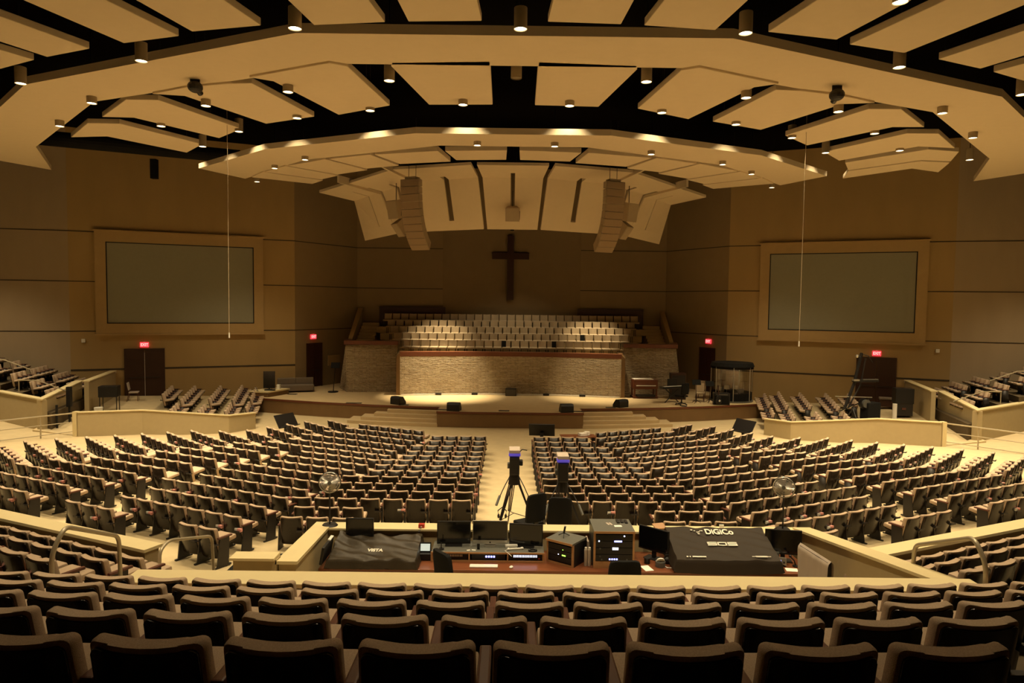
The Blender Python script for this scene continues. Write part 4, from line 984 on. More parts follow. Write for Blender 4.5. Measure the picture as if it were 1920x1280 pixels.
MB().bb(-.09, .09, .02, .05, .0, .15).bb(-.1, .1, -.1, .1, 0, .012).out('foot', M['alu'], t)
monitor('computer_monitor', (-2.68, 12.28, ZD), 0, .50, .35, 'black flat monitor behind the covered console on the left', .26, group='dark screens in the booth')
monitor('computer_monitor', (2.58, 12.1, ZD), R_(-42), .60, .42, 'black flat monitor turned left, between the tall rack and the covered console', .13, group='dark screens in the booth')
monitor('computer_monitor', (4.86, 12.05, ZD), R_(-9), .62, .44, 'black flat monitor at the right end of the desk', .12, group='dark screens in the booth')

def rack(loc, rz, w, d, h, label, plinth=.0):
    t = thing('equipment_rack', label, 'equipment rack', loc, rz, 'oak equipment racks')
    e = .035
    MB().bb(-w / 2, w / 2, -d / 2 - .03, d / 2, h - .03, h).out('top', M['greytop'], t)
    m = MB().bb(-w / 2, w / 2, -d / 2 - .04, -d / 2 - .03, h - .035, h + .002)
    m.bb(-w / 2, -w / 2 + e, -d / 2, -d / 2 + .03, 0, h - .03).bb(w / 2 - e, w / 2, -d / 2, -d / 2 + .03, 0, h - .03).bb(-w / 2 + e, w / 2 - e, -d / 2, -d / 2 + .03, 0, e + plinth)
    m.out('oak_frame', M['oak'], t)
    MB().bb(-w / 2, w / 2, -d / 2 + .03, d / 2, .0, h - .03).out('body', M['black'], t)
    return t
r1 = rack((1.02, 11.93, ZD), R_(-36), .54, .46, .42, 'low oak edged rack turned left on the desk with green lights')
for k in range(3): MB().bb(-.23, .23, -.235, -.205, .06 + .1 * k, .15 + .1 * k).out('rack_unit', M['black'], r1)
MB().bb(.05, .12, -.24, -.234, .17, .19).out('green_display', M['led_green'], r1); MB().bb(-.03, -.015, -.24, -.234, .175, .19).out('white_light', M['led_white'], r1); MB().bb(.06, .072, -.24, -.234, .27, .282).out('green_light', M['led_green'], r1)
r2 = rack((1.80, 11.93, ZD), 0, .70, .66, .65, 'tall oak edged rack facing forward on the desk with blue lights', .09)
for k in range(4): MB().bb(-.31, .31, -.335, -.305, .135 + .115 * k, .24 + .115 * k).out('rack_unit', M['black'], r2)
MB().bb(.0, .13, -.342, -.334, .46, .485).out('blue_display', M['led_blue'], r2); MB().bb(-.03, .07, -.342, -.334, .325, .365).out('white_display', M['led_white'], r2)
for k in range(4): MB().bb(-.085 + .04 * k, -.06 + .04 * k, -.342, -.334, .15, .175).out('blue_light', M['led_blue'], r2)
for x, z in ((-.26, .475), (.17, .565)): MB().cyl((x, -.345, z), (x, -.334, z), .012, n=10).out('indicator', M['led_white'], r2)
for x, z in ((-.24, .345), (-.24, .215), (-.21, .16), (.22, .16)): MB().cyl((x, -.35, z), (x, -.334, z), .013, n=10).out('knob', M['grey'], r2)
for i, (x, y) in enumerate(((1.93, 12.10), (2.00, 12.12), (2.07, 12.09))):
    tag(MB().bb(-.027, .027, -.09, .09, 0, .022, bev=.006).out('remote_control', M['black'], loc=(x, y, ZD + .65)), 'black remote control on the tall rack, %s of three from the left' % ORD[i], 'remote control', 'remotes on the tall rack')
tag(MB().box((0, 0, .002), (.13, .09, .004), rz=.05).out('paper_note', M['paper'], loc=(1.90, 11.86, ZD + .65)), 'white note lying on top of the tall rack near its front edge', 'note')
for i, x in enumerate((1.74, 1.79)): tag(MB().box((0, 0, .002), (.035, .13, .004), rz=.25).out('tape_label', M['clothgrey'], loc=(x, 11.98, ZD + .65)), 'pale tape label on the tall rack, %s one' % ('left', 'right')[i], 'label', 'tape labels')
t = thing('tabletop_tripod', 'small black tabletop tripod standing on the low turned rack', 'tripod', (.97, 11.98, ZD + .42))
for k in range(3): MB().cyl((0, 0, .06), (.11 * math.cos(k * 2.1 + .4), .11 * math.sin(k * 2.1 + .4), .004), .007, n=6).out('leg', M['black'], t)
MB().cyl((0, 0, .05), (.02, 0, .17), .018, n=10).out('column', M['black'], t); MB().sph((.022, 0, .18), .02).out('tip', M['white'], t)
for i, x in enumerate((1.335, 1.395)):
    t = thing('spray_can', 'tall pale can between the two racks, %s of the pair' % ('left', 'right')[i], 'can', (x, 11.72, ZD), 0, 'pale cans'); MB().cyl((0, 0, 0), (0, 0, .28), .03, n=14).out('body', M['clothgrey'], t); MB().cyl((0, 0, .28), (0, 0, .32), .022, n=12).out('cap', M['white'], t)
tag(MB().box((0, 0, .19), (.03, .3, .36), ry=R_(-8)).out('paper_folder', M['clothgrey'], loc=(1.41, 12.02, ZD)), 'pale folder standing upright between the two racks', 'folder')

# covered consoles
def cover(name, loc, x0, x1, yb, yf, zb, zf, amp, m, label, sag=.0, hem=.0, ears=0.0):
    """nylon cover: yb/zb rear top edge, yf/zf front top edge; skirts hang to the desk"""
    t = thing(name, label, 'covered console', loc)
    rn = random.Random(5); ph = [(rn.uniform(2, 9), rn.uniform(2, 9), rn.uniform(0, 6)) for _ in range(7)]
    def wr(x, y): return amp * sum(math.sin(a * x + b * y + c) for a, b, c in ph) / 7
    def f(u, v):
        uu = (u - .1) / .8; vv = (v - .12) / .72
        X = x0 + (x1 - x0) * min(max(uu, 0), 1); fl = 1.0
        q = min(max(vv, 0), 1); Y = yb + (yf - yb) * q; Z = zb + (zf - zb) * q - sag * math.sin(PI * q)
        Z += wr(X * 2.2, Y * 3.5) + ears * (math.exp(-((uu - .02) / .09) ** 2) + .8 * math.exp(-((uu - .96) / .06) ** 2)) * max(0, 1 - q * 2.4)
        X += wr(Y * 3, X) * .5
        drop = max(-uu, uu - 1, 0) / .125; dv = max(-vv / .1667, 0) if vv < 0 else max((vv - 1) / .2222, 0)
        X += (-1 if uu < 0 else 1) * drop * .045 + 0; Y += (1 if vv < 0 else -1) * dv * .05 * (1 if vv > 1 else .3)
        k = max(drop, dv); low = hem * (1 - abs(2 * u - 1) ** 2) if dv >= drop else 0
        Z = Z * (1 - k) + k * (.012 + max(0, hem - low) + abs(wr(X * 4, Y * 4)) * .5)
        return (X, Y, Z)
    mb = MB(); mb.grid(f, 48, 36); mb.out('cover', M[m], t, smooth=True)
    MB().prism([(x0 + .08, yf + .1), (x1 - .08, yf + .1), (x1 - .08, yb - .08), (x0 + .08, yb - .08)], 0, [zf * .7, zf * .7, zb * .8, zb * .8]).out('console', M['black'], t)
    return t, math.atan2(zb - zf, yb - yf)
t, sl = cover('covered_console', (-2.34, 11.45, ZD), -.72, .78, .88, .0, .30, .16, .055, 'cover', 'crumpled black cover over a console at the left end of the desk', .02, .0, .10)
text('VISTA', 'lettering', .105, M['print'], t, (.06, .20, .252), (sl + .10, 0, 0), .002, .95, bold=.004)
t, sl = cover('covered_console', (3.72, 11.38, ZD), -.90, .86, .98, .0, .50, .24, .025, 'cover2', 'smooth charcoal cover with white lettering over a wide console on the right', .0, .05)
yy = lambda q: .98 * (1 - q); zz = lambda q: .24 + .26 * (1 - q) + .018
t_rot = (sl, 0, 0)
text('DiGiCo', 'lettering', .22, M['print'], t, (.03, yy(.20), zz(.20)), t_rot, .003, .72, bold=.006)
lg = MB()
for x, y, r in ((-.45, .055, .022), (-.40, .03, .016), (-.36, -.01, .016), (-.345, -.06, .024), (-.33, -.005, .016), (-.30, .03, .016), (-.27, .03, .02)):
    p = Vector((x, yy(.20), zz(.20))) + Matrix.Rotation(sl, 3, 'X') @ Vector((0, y, 0)); lg.sph(p, r, (1, 1, .4), 10, 6)
lg.out('logo', M['print'], t)
def strokes(parent, cx, q, segs, w):
    """block letters drawn as bars: segs are (x0, y0, x1, y1) on the sloping cover"""
    m = MB(); R3 = Matrix.Rotation(sl, 3, 'X'); o = Vector((cx, yy(q), zz(q)))
    for x0, y0, x1, y1 in segs:
        c = [(x0, y0), (x1, y0), (x1, y1), (x0, y1)]
        m.solid([o + R3 @ Vector((a, b, 0)) for a, b in c], [o + R3 @ Vector((a, b, .006)) for a, b in c])
    m.out('lettering', M['print'], parent)
h, wd, b = .052, .165, .024
S5 = lambda x: [(x, h - b, x + wd, h), (x, -b / 2, x + wd, b / 2), (x, -h, x + wd, -h + b), (x, 0, x + b, h), (x + wd - b, -h, x + wd, 0)]
strokes(t, -.02, .56, S5(-.25) + [(-.075, h - b, .085, h), (-.075, -h, .085, -h + b), (-.075, -h, -.075 + b, h), (.085 - b, -h, .085, h)] + S5(.10), b)
strokes(t, -.55, .93, [(-.17, -.014, -.14, .014), (-.12, -.014, -.10, .014), (-.07, -.014, .16, .014)], b)
strokes(t, .55, .91, [(-.16, -.006, .16, .006), (-.1, -.016, .1, .016)], b)

# small things on the desk
def small(name, label, cat, m, loc, build, rz=0, group=None):
    o = tag(build(MB()).out(name, M[m], loc=loc), label, cat, group); o.rotation_euler = (0, 0, rz); return o
t = thing('touch_panel', 'small touch panel with a pale display right of the crumpled cover', 'touch panel', (-1.46, 11.95, ZD))
MB().bb(-.14, .14, -.1, .12, 0, .12, bev=.01).out('base', M['black'], t); MB().box((0, .02, .20), (.2, .03, .17), rx=R_(-18), bev=.006).out('housing', M['black'], t); MB().box((0, .0, .205), (.165, .006, .12), rx=R_(-18)).out('display', M['lcd'], t)
t = thing('gooseneck_panel', 'thin dark panel with a white top edge standing left of the crumpled cover', 'panel', (-3.13, 11.72, ZD))
MB().box((0, 0, .22), (.05, .62, .30), rx=R_(0), ry=R_(10), bev=.01).out('body', M['black'], t); MB().box((.03, .16, .375), (.05, .22, .02), ry=R_(10)).out('white_edge', M['white'], t)
small('keyboard', 'white full size computer keyboard on the desk', 'keyboard', 'white', (-.42, 11.62, ZD), lambda m: m.bb(-.24, .24, -.065, .065, 0, .02, bev=.005))
small('computer_mouse', 'white computer mouse on the desk right of the keyboard', 'mouse', 'white', (.05, 11.58, ZD), lambda m: m.sph((0, 0, .012), .05, (.65, 1, .4)), -.3)
small('paper_note', 'white square note on the desk left of the chair back', 'note', 'paper', (-1.13, 11.62, ZD), lambda m: m.box((0, 0, .003), (.12, .12, .004)), .6)
small('paper_note', 'white sheet on the desk below the turned monitor', 'note', 'paper', (2.37, 11.62, ZD), lambda m: m.box((0, 0, .003), (.15, .24, .004)), .25)
small('paper_note', 'white sheet on the desk at the right of the charcoal cover', 'note', 'paper', (4.85, 11.62, ZD), lambda m: m.box((0, 0, .003), (.2, .15, .004)), -.15)
t = thing('phone_handset', 'white handset with a curly cord lying on the equipment shelf', 'phone', (.12, 11.98, ZR), R_(12))
MB().bb(-.12, .12, -.02, .02, 0, .03, bev=.012).sph((-.12, 0, .02), .03, (1, 1, .7)).sph((.12, 0, .02), .03, (1, 1, .7)).out('handset', M['white'], t); MB().tube([(-.1, .0, .02), (-.2, -.06, .015), (-.16, -.2, .012), (-.13, -.3, .0)], .005).out('cord', M['white'], t)
small('white_box', 'flat white box behind the handset on the equipment shelf', 'box', 'white', (.05, 12.12, ZR), lambda m: m.bb(-.11, .11, -.04, .04, 0, .04, bev=.006), .1)
small('phone_dock', 'small upright phone in front of the silver computer', 'phone', 'black', (-.53, 11.98, ZR), lambda m: m.bb(-.025, .025, -.012, .012, 0, .10, bev=.006))
small('card_scrap', 'torn white cards on the equipment shelf', 'cards', 'paper', (-.66, 11.92, ZR), lambda m: m.box((-.04, 0, .003), (.06, .04, .006), rz=.4).box((.05, .01, .003), (.07, .035, .006), rz=-.2))
small('headphones', 'black headphones lying on the equipment shelf at its right end', 'headphones', 'black', (.42, 11.92, ZR), lambda m: m.tube([(.06 * math.cos(k * .55), .05 * math.sin(k * .55), .015) for k in range(12)], .012).sph((-.05, -.02, .02), .025).sph((.06, -.01, .02), .025))
small('desk_lamp_base', 'small black lamp base with a pin on the shelf in front of the left monitor', 'lamp', 'black', (-1.18, 11.95, ZR), lambda m: m.cyl((0, 0, 0), (0, 0, .02), .05).cyl((0, 0, .02), (0, 0, .12), .008))
t = thing('round_dial', 'round white faced dial on the desk beside the charcoal cover', 'dial', (2.62, 11.72, ZD))
MB().cyl((0, 0, 0), (0, 0, .09), .085, n=20).out('body', M['grey'], t); MB().cyl((0, -.02, .09), (0, -.0, .10), .07, n=20).out('face', M['white'], t); MB().bb(-.006, .006, -.04, .0, .1, .106).out('pointer', M['black'], t)
small('cable_loop', 'white cable loop on the desk beside the round dial', 'cable', 'white', (2.77, 11.66, ZD), lambda m: m.tube([(-.08, .06, .01), (-.05, -.03, .01), (.05, -.04, .01), (.12, .0, .01)], .01))
small('headset', 'black headset heaped on the desk left of the charcoal cover', 'headset', 'black', (2.78, 11.86, ZD), lambda m: m.sph((0, 0, .06), .07, (1.1, .9, .9)).tube([(-.07, 0, .06), (-.04, 0, .15), (.04, 0, .15), (.07, 0, .06)], .012))
small('cup', 'dark cup on the desk under the turned monitor', 'cup', 'black', (2.42, 11.86, ZD), lambda m: m.cyl((0, 0, 0), (0, 0, .1), .05, .055, n=14))
t = thing('audio_interface', 'small silver box with a violet display left of the right hand monitor', 'audio device', (4.74, 11.86, ZD), R_(-18))
MB().box((0, 0, .07), (.2, .14, .12), rx=R_(-14), bev=.006).out('housing', M['alu'], t); MB().box((-.03, -.075, .082), (.09, .008, .055), rx=R_(-14)).out('display', M['lcd_violet'], t); MB().cyl((.06, -.085, .075), (.06, -.07, .08), .016, n=12).out('knob', M['black'], t)
small('dial_puck', 'black puck with a pale top behind the violet display', 'dial', 'grey', (4.72, 12.02, ZD), lambda m: m.cyl((0, 0, 0), (0, 0, .17), .075, .06, n=18))
small('desk_microphone', 'black talkback microphone before the right hand monitor', 'microphone', 'black', (4.98, 11.78, ZD), lambda m: m.cyl((0, 0, 0), (0, 0, .02), .05).tube([(0, 0, .02), (-.02, .02, .1), (-.08, .05, .16)], .012).sph((-.08, .05, .165), .025))
small('snack_tin', 'orange tin on the desk at the far right corner', 'tin', 'orange', (5.13, 11.80, ZD), lambda m: m.cyl((0, 0, 0), (0, 0, .09), .055, .06, n=16))
# on the wall cap
t = thing('red_intercom', 'red box with hanging cable on the far booth wall cap', 'intercom box', (-1.60, 12.52, 1.87))
MB().bb(-.055, .055, -.04, .05, 0, .07, bev=.008).out('body', M['red'], t); MB().cyl((0, -.045, .025), (0, -.035, .025), .015, n=10).out('socket', M['white'], t)
MB().tube([(0, -.04, .02), (-.02, -.14, -.03), (.0, -.14, -.3), (.04, -.16, -.36)], .007).tube([(-.03, -.04, .01), (-.04, -.13, -.04), (-.045, -.13, -.12)], .007).out('cable', M['black'], t)
small('lidded_tub', 'round white lidded tub on the far booth wall cap above the left monitor', 'tub', 'white', (-.97, 12.62, 1.87), lambda m: m.cyl((0, 0, 0), (0, 0, .07), .085, .095, n=20))
small('paper_bag', 'tan paper and white cards on the far booth wall cap above the turned monitor', 'papers', 'oak', (2.78, 12.6, 1.87), lambda m: m.box((0, 0, .05), (.22, .16, .02), rz=.3, rx=.35).box((-.05, -.04, .02), (.16, .08, .02), rz=.2))
small('white_card', 'white card on the far booth wall cap right of the paper bag', 'card', 'paper', (3.95, 12.66, 1.87), lambda m: m.box((0, 0, .035), (.08, .03, .07)))
# fans standing on the corners of the wall cap
def fan(x, y, z, rz, label):
    t = thing('pedestal_fan', label, 'fan', (x, y, z), rz, 'fans on the booth wall')
    MB().cyl((0, 0, 0), (0, 0, .03), .15, .12, n=24).out('base', M['black'], t); MB().cyl((0, 0, .03), (0, 0, .72), .015, n=10).out('pole', M['black'], t)
    c = .80; m = MB()
    for r in (.19, .15, .11, .07):
        for yy_ in (-.035, .035): m.tube([(r * math.cos(k * PI / 12), yy_ * (1.1 - (r / .19) ** 2 * .8), c + r * math.sin(k * PI / 12)) for k in range(25)], .008 if r > .18 else .003, 5)
    for k in range(44):
        a = k * PI / 22; m.cyl((.03 * math.cos(a), -.045, c + .03 * math.sin(a)), (.19 * math.cos(a), -.01, c + .19 * math.sin(a)), .0028, n=4)
    m.out('cage', M['alu'], t)
    MB().tube([(.195 * math.cos(k * PI / 16), 0, c + .195 * math.sin(k * PI / 16)) for k in range(33)], .012, 6).out('cage_rim', M['black'], t)
    b = MB()
    for k in range(4):
        a = k * PI / 2 + .4; b.grid(lambda u, v: ((.03 + .13 * u) * math.cos(a + (v - .5) * 1.2), .012 * (v - .5), c + (.03 + .13 * u) * math.sin(a + (v - .5) * 1.2)), 3, 5)
    b.out('blades', M['clothgrey'], t); MB().cyl((0, -.05, c), (0, -.03, c), .035, n=14).out('hub', M['grey'], t)
    MB().cyl((0, .03, c), (0, .16, c), .06, .045, n=14).out('motor', M['grey'], t); MB().bb(-.02, .02, .02, .06, .68, .78).out('bracket', M['black'], t)
fan(-3.30, 12.58, 1.87, R_(8), 'small fan on a pole at the left corner of the far booth wall')
fan(5.07, 12.62, 1.87, R_(-28), 'small fan on a pole at the right corner of the far booth wall')
# chairs inside the booth
office('office_chair', (-.80, 10.65, ZB), R_(-55), 'dark office chair at the desk before the silver computer', 'blackmatte', .72)
office('office_chair', (1.74, 10.45, ZB), R_(2), 'dark office chair at the desk before the tall rack', 'blackmatte', .72)
t = thing('draped_chair', 'chair draped with a creased grey cloth against the right booth wall', 'chair', (4.78, 10.6, ZB), R_(8))
def drape(u, v):
    Y = -.42 + .84 * u; w = .035 * math.sin(18 * u + 2) * v + .02 * math.sin(31 * u + 9 * v) * v; th = (v - .5) * 2
    return ((.05 if v > .5 else -.05) * min(1, abs(th) * 12) + w * abs(th), Y * (1 - .12 * abs(th)) + .02 * math.sin(9 * v + 5 * u) * abs(th), 1.44 - .72 * abs(th) + .03 * math.sin(11 * u) * abs(th))
m = MB(); m.grid(drape, 30, 30); m.out('cloth', M['clothgrey'], t, smooth=True)
MB().bb(-.03, .03, -.38, .38, .5, 1.41).out('backrest', M['black'], t); MB().bb(-.5, .02, -.3, .3, .42, .52, bev=.02).out('seat', M['black'], t)
for a in (-.42, 0):
    for b_ in (-.26, .26): MB().cyl((a, b_, 0), (a, b_, .43), .018, n=8).out('leg', M['black'], t)
# ------------------------------------------------------------------ camera positions in the aisle
def tvcam(x, y, label):
    z = fz(x, y) * .92
    t = thing('video_camera', label, 'video camera', (x, y, z), 0, 'video cameras on tripods')
    A = 1.38
    for k in range(3):
        a = R_(90 + 120 * k + 14); c, s_ = math.cos(a), math.sin(a)
        l = MB().cyl((.06 * c, .06 * s_, A), (.62 * c, .62 * s_, .0), .016, n=8).cyl((.06 * c - .05 * s_, .06 * s_ + .05 * c, A), (.45 * c - .03 * s_, .45 * s_ + .03 * c, .42), .013, n=8).cyl((.06 * c + .05 * s_, .06 * s_ - .05 * c, A), (.45 * c + .03 * s_, .45 * s_ - .03 * c, .42), .013, n=8)
        l.out('tripod_leg', M['black'], t); MB().cyl((0, 0, .5), (.42 * c, .42 * s_, .42), .01, n=6).out('spreader', M['black'], t)
    MB().cyl((0, 0, A - .16), (0, 0, A + .12), .15, .11, n=14).out('fluid_head', M['black'], t)
    MB().bb(-.12, .12, -.24, .28, A + .10, A + .54, bev=.03).out('camera_body', M['black'], t); MB().cyl((0, .28, A + .36), (0, .52, A + .36), .08, n=16).out('camera_lens', M['black'], t)
    MB().bb(-.14, .14, -.24, .0, A + .56, A + .62, bev=.01).out('blue_strip', M['tally'], t); MB().bb(-.13, .13, -.22, .26, A + .62, A + .70, bev=.01).out('sun_shade', M['clothgrey'], t)
    MB().bb(-.05, .05, -.1, .1, A + .50, A + .57).out('monitor_bracket', M['black'], t)
    MB().bb(.12, .2, -.1, .1, A + .3, A + .42, bev=.02).out('viewfinder', M['black'], t); MB().bb(-.17, -.12, -.05, .12, A + .22, A + .34, bev=.01).out('battery', M['grey'], t); MB().tube([(.1, -.1, A + .62), (.18, -.1, A + .7), (.3, -.1, A + .68)], .012).out('cable_arm', M['black'], t)
    for k in (-1, 1):
        MB().tube([(k * .09, -.1, A + .08), (k * .22, -.3, A - .12), (k * .36, -.5, A - .38)], .012).out('pan_bar', M['black'], t)
        MB().cyl((k * .34, -.46, A - .33), (k * .42, -.6, A - .52), .03, n=10).out('control_grip', M['grey'], t)
    return t
tvcam(.12, 16.55, 'black video camera with a white top on a tripod in the centre aisle')
tvcam(1.22, 15.75, 'black video camera with a white top on a tripod before the right straight block')
t = thing('hanging_headphones', 'black headphones hanging on the tripod leg in the centre aisle', 'headphones', (-.16, 16.15, 1.0))
MB().tube([(-.09, 0, 0), (-.1, 0, .1), (0, 0, .18), (.1, 0, .1), (.09, 0, 0)], .014).out('headband', M['black'], t)
for k in (-1, 1): MB().sph((k * .085, 0, -.03), .05, (.6, 1, 1.1)).out('earcup', M['black'], t)
office('office_chair', (.44, 14.75, .46), R_(34), 'black high office chair in the centre aisle behind the video camera', 'blackmatte', .80, 'camera operators chairs')
office('office_chair', (1.08, 14.5, .47), R_(-4), 'black high office chair behind the video camera at the right block', 'blackmatte', .80, 'camera operators chairs')
# ------------------------------------------------------------------ side floors, partitions, parapets, ramps
for s in (-1, 1):
    n = SIDE[s]
    plan = [(12.0, 32.3), (12.75, 31.2), (16.2, 30.2), (18.1, 28.75), (20.2, 29.1), (21.3, 34.2), (23.0, 36.2), (12.8, 40.8), (13.5, 38.2), (13.8, 37.0)]
    plan = [(s * x, y) for x, y in plan]
    struct(MB().prism(plan, -.2, [sz(*q) + .02 for q in plan]).out('floor_side_%s' % n, M['carpet']))
    pts = [(s * 12.0, 32.2), (s * 12.75, 31.1), (s * 16.1, 30.15), (s * 18.05, 28.7)]
    t = thing('partition_wall', 'low cream partition between the main seating and the %s side floor' % n, 'partition wall', (0, 0, 0), 0, 'low partition walls')
    MB().wall(pts, .16 * -s, [-.1, -.1, .0, .1], [.73, .78, 1.13, 1.24]).out('panel', M['vinyl'], t)
    MB().wall(offset(pts, .03 * s), .24 * -s, [.73, .78, 1.13, 1.24], [.765, .815, 1.165, 1.275]).out('cap', M['cream'], t)
    MB().bb(min(s * 18.0, s * 18.16), max(s * 18.0, s * 18.16), 28.55, 28.8, .0, 1.28).out('end_post', M['cream'], t)
    # tall wing walls that carry the upper side seating
    t = thing('wing_wall', 'tan parapet wall with cream cap around the raised %s side seating' % n, 'parapet', (0, 0, 0), 0, 'wing parapets')
    pts = [(s * 30.5, 35.3), (s * 19.9, 29.3), (s * 21.1, 34.0)]
    MB().wall(pts[:2], .2 * -s, 0, [1.9, 1.64]).wall(pts[1:], .2 * -s, 0, [1.64, 1.9]).out('panel', M['vinyl'], t)
    MB().wall(offset(pts, .05 * s), .34 * -s, [1.9, 1.64, 1.9], [1.95, 1.69, 1.95]).out('cap', M['cream'], t)
    MB().wall(offset([(s * 20.0, 29.7), (s * 21.05, 34.0)], .012 * s), .02 * -s, [.50, 1.1], [.53, 1.13]).out('ramp_line', M['joint'], t)
    t = thing('wing_wall', 'short tan wall with sloping cap between the raised %s seats and the double door' % n, 'parapet', (0, 0, 0), 0, 'wing parapets')
    pts = [(s * 20.1, 32.9), (s * 21.15, 37.0)]
    MB().wall(pts, .2 * -s, .3, [2.02, 2.1]).out('panel', M['vinyl'], t)
    MB().wall(offset(pts, .05 * s), .32 * -s, [2.02, 2.1], [2.07, 2.15]).out('cap', M['cream'], t)
    MB().prism([(s * 17.6, 27.2), (s * 19.9, 29.2), (s * 30.5, 35.2), (s * 34, 30), (s * 24, 24)], -.2, [.05, .25, .6, .5, .2]).out('ramp_floor', M['carpet'])['kind'] = 'structure'
    # ramp railing
    t = thing('ramp_railing', 'painted two bar railing on posts along the %s ramp' % n, 'railing', (0, 0, 0), 0, 'ramp railings')
    P_ = [(18.15, 28.6), (18.9, 27.7), (20.5, 25.6), (22.2, 23.4)]
    for x, y in P_[:3]: MB().cyl((s * x, y, .1), (s * x, y, 1.22), .028, n=8).out('post', M['rail'], t)
    MB().tube([(s * P_[0][0], P_[0][1], 1.22), (s * P_[2][0], P_[2][1], 1.22), (s * P_[3][0], P_[3][1], 1.22)], .03).out('top_bar', M['rail'], t)
    for z in (.45, .85): MB().tube([(s * P_[0][0], P_[0][1], z), (s * P_[2][0], P_[2][1], z), (s * P_[3][0], P_[3][1], z)], .018).out('lower_bar', M['rail'], t)
    # raised side tiers
    for k in range(6):
        z = (1.07, 1.40, 1.70, 2.0, 2.3, 2.6)[k]; x0 = (21.15, 22.0, 23.05, 24.2, 25.3, 26.4)[k] - (.85 if k else .95)
        fy = lambda x: 29.55 + .566 * (x - 19.9)                       # just behind the front parapet
        xa = x0 - .28 * 2; xa = (x0 + .28 * (fy(x0) - 32)); ya = fy(xa)
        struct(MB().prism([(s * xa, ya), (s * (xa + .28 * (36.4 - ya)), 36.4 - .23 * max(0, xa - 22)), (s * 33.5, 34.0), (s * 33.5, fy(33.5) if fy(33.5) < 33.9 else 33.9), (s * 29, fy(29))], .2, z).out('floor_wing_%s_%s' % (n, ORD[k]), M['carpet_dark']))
    # stair rails up the wing seating
    for j, (x, y, z) in enumerate(((21.0, 31.0, 1.35), (23.3, 32.0, 2.2))):
        t = thing('stair_handrail', '%s thin bent handrail among the raised %s side seats' % (('lower', 'upper')[j], n), 'handrail', (s * x, y, z - .3), 0, 'side stair handrails')
        MB().tube([(s * 1.0, -.1, 1.25), (s * .2, 0, 1.22), (-s * 1.0, .1, .75)], .025).out('rail', M['rail'], t)
        MB().cyl((s * 1.0, -.1, -.1), (s * 1.0, -.1, 1.25), .022, n=8).out('post', M['rail'], t)
# things standing on the side floors
def stack_chair(x, y, rz, label):
    t = thing('stacking_chair', label, 'chair', (x, y, sz(x, y) + .02), rz, 'loose chairs by the doors')
    MB().box((0, .05, .46), (.46, .45, .07), bev=.025).out('seat', M['clothgrey'], t); MB().box((0, -.2, .78), (.44, .06, .40), rx=R_(10), bev=.02).out('backrest', M['clothgrey'], t)
    for a in (-.2, .2): MB().tube([(a, .25, 0), (a, .22, .44), (a, -.16, .44), (a, -.25, .95)], .014).out('side_frame', M['armwood'], t); MB().cyl((a, -.16, .44), (a, -.26, 0), .014, n=8).out('rear_leg', M['armwood'], t)
stack_chair(-19.75, 36.1, R_(-70), 'upholstered chair standing left of the left double door')
t = thing('side_table', 'black covered stand with thin legs beside the left wing wall', 'stand', (-19.35, 33.3, sz(19.35, 33.3) + .02), R_(15))
MB().bb(-.42, .42, -.3, .3, .75, 1.28, bev=.03).out('cover', M['black'], t)
for a in (-.36, .36):
    for b in (-.25, .25): MB().cyl((a, b, 0), (a, b, .76), .02, n=8).out('leg', M['black'], t)
tag(MB().cyl((0, 0, 0), (0, 0, .42), .15, .19, n=18).out('waste_bin', M['white'], loc=(-19.3, 32.3, sz(19.3, 32.3) + .02)), 'white waste bin below the black covered stand', 'bin')
t = thing('pole_stand', 'black pole stand in front of the left wing wall, the taller one', 'stand', (-19.7, 30.8, sz(19.7, 30.8) + .02))
MB().cyl((0, 0, 0), (0, 0, .7), .05, n=10).out('pole', M['black'], t); MB().bb(-.1, .1, -.08, .08, .7, 1.6, bev=.02).out('case', M['black'], t)
tag(MB().cyl((0, 0, 0), (0, 0, 1.0), .05, n=10).out('pole_stand', M['black'], loc=(-19.55, 29.7, sz(19.55, 29.7) + .02)), 'short black pole stand in front of the left wing wall', 'stand')
tag(MB().prism([(-.9, -.3), (.7, -.4), (.9, .3), (-.7, .5)], 0, .2).out('door_step', M['carpet'], loc=(-18.9, 31.2, sz(18.9, 31.2) + .02)), 'low carpeted step beside the left wing wall', 'step')
tag(MB().prism([(-.9, -.3), (.7, -.4), (.9, .3), (-.7, .5)], 0, .2).out('door_step', M['carpet'], loc=(18.9, 31.6, sz(18.9, 31.6) + .02)), 'low carpeted step beside the right wing wall', 'step')
t = thing('folding_table', 'small dark stool against the wall right of the right double door', 'stool', (19.9, 36.35, sz(19.9, 36.35) + .02), R_(-24))
MB().bb(-.4, .4, -.25, .25, .5, .6, bev=.03).out('top', M['velour'], t); MB().bb(-.36, .36, -.2, .2, .12, .5).out('body', M['doorwood'], t)
for a in (-.33, .33): MB().bb(a - .03, a + .03, -.2, .2, 0, .13).out('leg', M['doorwood'], t)
tag(MB().cyl((0, 0, 0), (0, 0, .75), .1, n=12).out('standing_tube', M['paper'], loc=(19.0, 34.0, sz(19, 34.0) + .02)), 'pale upright tube beside the black cart on the right', 'tube')
t = thing('equipment_cart', 'black equipment cart beside the right wing wall', 'cart', (19.55, 34.3, sz(19.55, 34.3) + .02), R_(-12))
MB().bb(-.42, .42, -.3, .3, .7, 1.45, bev=.02).out('top_case', M['black'], t); MB().bb(-.38, .38, -.28, .28, .1, .7).out('body', M['steel_dark'], t); MB().bb(-.12, .06, -.32, -.29, .40, .5).out('red_panel', M['armwood'], t)
for a in (-.3, .3): MB().cyl((a, -.05, .05), (a, .05, .05), .05, n=10).out('caster', M['black'], t)
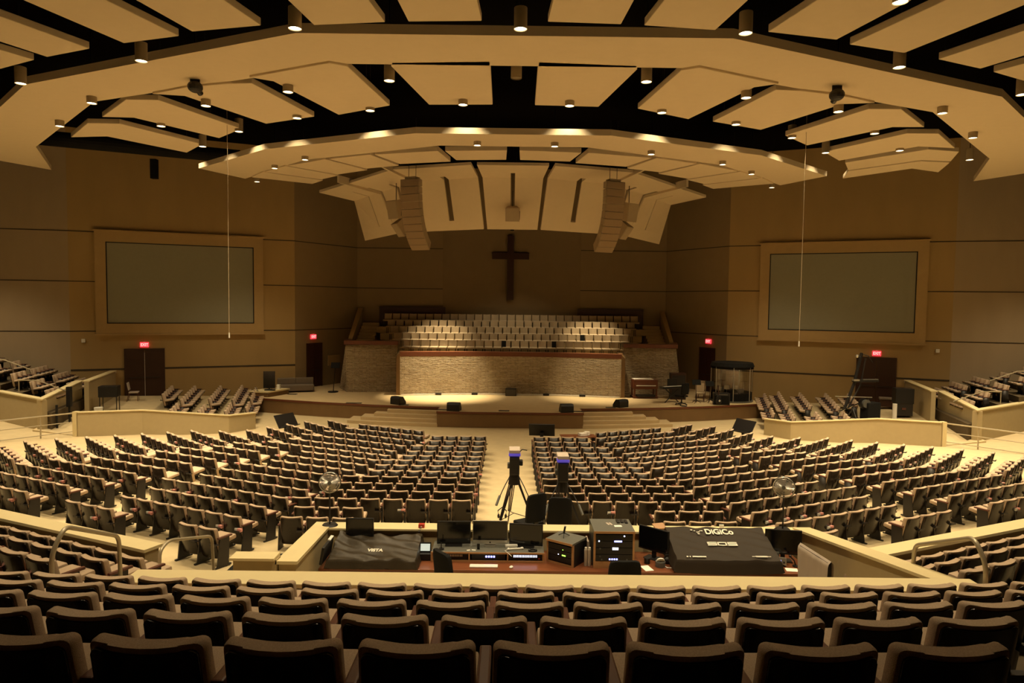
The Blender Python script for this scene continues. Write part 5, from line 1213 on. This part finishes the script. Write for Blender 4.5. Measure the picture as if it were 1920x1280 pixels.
# camera crane folded upright among the right side seats
t = thing('camera_crane', 'black folded camera crane standing on its tripod before the right double door', 'camera crane', (16.5, 32.6, sz(16.5, 32.6) + .02), R_(10))
MB().tube([(-.75, 0, .9), (-.25, .05, 2.1), (.12, .1, 3.55)], .07).out('boom', M['black'], t)
MB().tube([(-.45, .15, .95), (.2, .2, 2.0), (.42, .2, 3.3)], .035).out('boom_tube', M['steel_dark'], t)
MB().tube([(-.9, .2, .75), (.75, .1, 1.4)], .03).out('pan_bar', M['chrome'], t)
MB().bb(-.35, .95, -.1, .1, 2.18, 2.3, bev=.02).out('camera_head', M['black'], t); MB().bb(-.40, -.1, -.14, .0, 2.24, 2.32).out('clamp', M['alu'], t)
MB().bb(.1, .9, -.12, -.04, 2.28, 2.33).out('control_rail', M['grey'], t); MB().tube([(-1.25, 0, 1.52), (.65, -.05, 1.45)], .018).out('handle_bar', M['alu'], t)
MB().cyl((.35, -.12, 1.15), (.35, .0, 1.15), .2, n=18).out('counterweight', M['grey'], t); MB().cyl((.35, .0, 1.15), (.35, .16, 1.15), .26, n=18).out('weight_plate', M['black'], t)
MB().box((.7, .1, .7), (.8, .5, 1.0), rz=.2, bev=.05).out('cover_bag', M['blackmatte'], t)
for k in range(3):
    a = k * 2 * PI / 3 + .5; MB().cyl((-.3, 0, .9), (-.3 + .6 * math.cos(a), .6 * math.sin(a), 0), .035, n=8).out('tripod_leg', M['steel_dark'], t)
MB().tube([(.12, .1, 3.5), (.4, 0, 3.42), (.62, -.05, 3.1)], .02).out('cable_arm', M['steel_dark'], t); MB().sph((-.1, .1, 3.4), .08).out('pulley', M['alu'], t)
# lecterns on the main floor and a small table
def lectern(x, y, rz, label, flat=.0):
    t = thing('music_lectern', label, 'lectern', (x, y, fz(x, y)), rz, 'black lecterns')
    MB().box((0, 0, .86), (1.05, .04, .62), rx=R_(-32), bev=.01).out('desk', M['black'], t); MB().bb(-.07, .07, -.05, .05, .0, .75).out('post', M['black'], t)
    MB().bb(-.3, .3, -.22, .22, 0, .04).out('base', M['black'], t); MB().box((0, -.28, .66), (1.0, .07, .03)).out('lip', M['black'], t)
lectern(-9.6, 29.5, R_(60), 'black tilted lectern on the floor beyond the left front seats')
lectern(10.0, 29.4, R_(-60), 'black tilted lectern on the floor beyond the right front seats')
lectern(1.3, 28.0, R_(175), 'wide black lectern on the floor at the front of the centre aisle')
t = thing('low_table', 'low wooden table on the floor at the right front seats, papers on it', 'table', (2.75, 27.7, 0), R_(5))
MB().bb(-.7, .7, -.3, .3, .66, .70).out('top', M['desk'], t)
for a in (-.62, .62):
    for b in (-.24, .24): MB().cyl((a, b, 0), (a, b, .66), .025, n=8).out('leg', M['steel_dark'], t)
tag(MB().box((0, 0, .06), (.34, .22, .1), rz=.4).box((.16, .05, .09), (.2, .16, .14), rz=-.5).out('crumpled_papers', M['paper'], loc=(2.95, 27.7, .70)), 'heap of white papers on the low wooden table', 'papers')
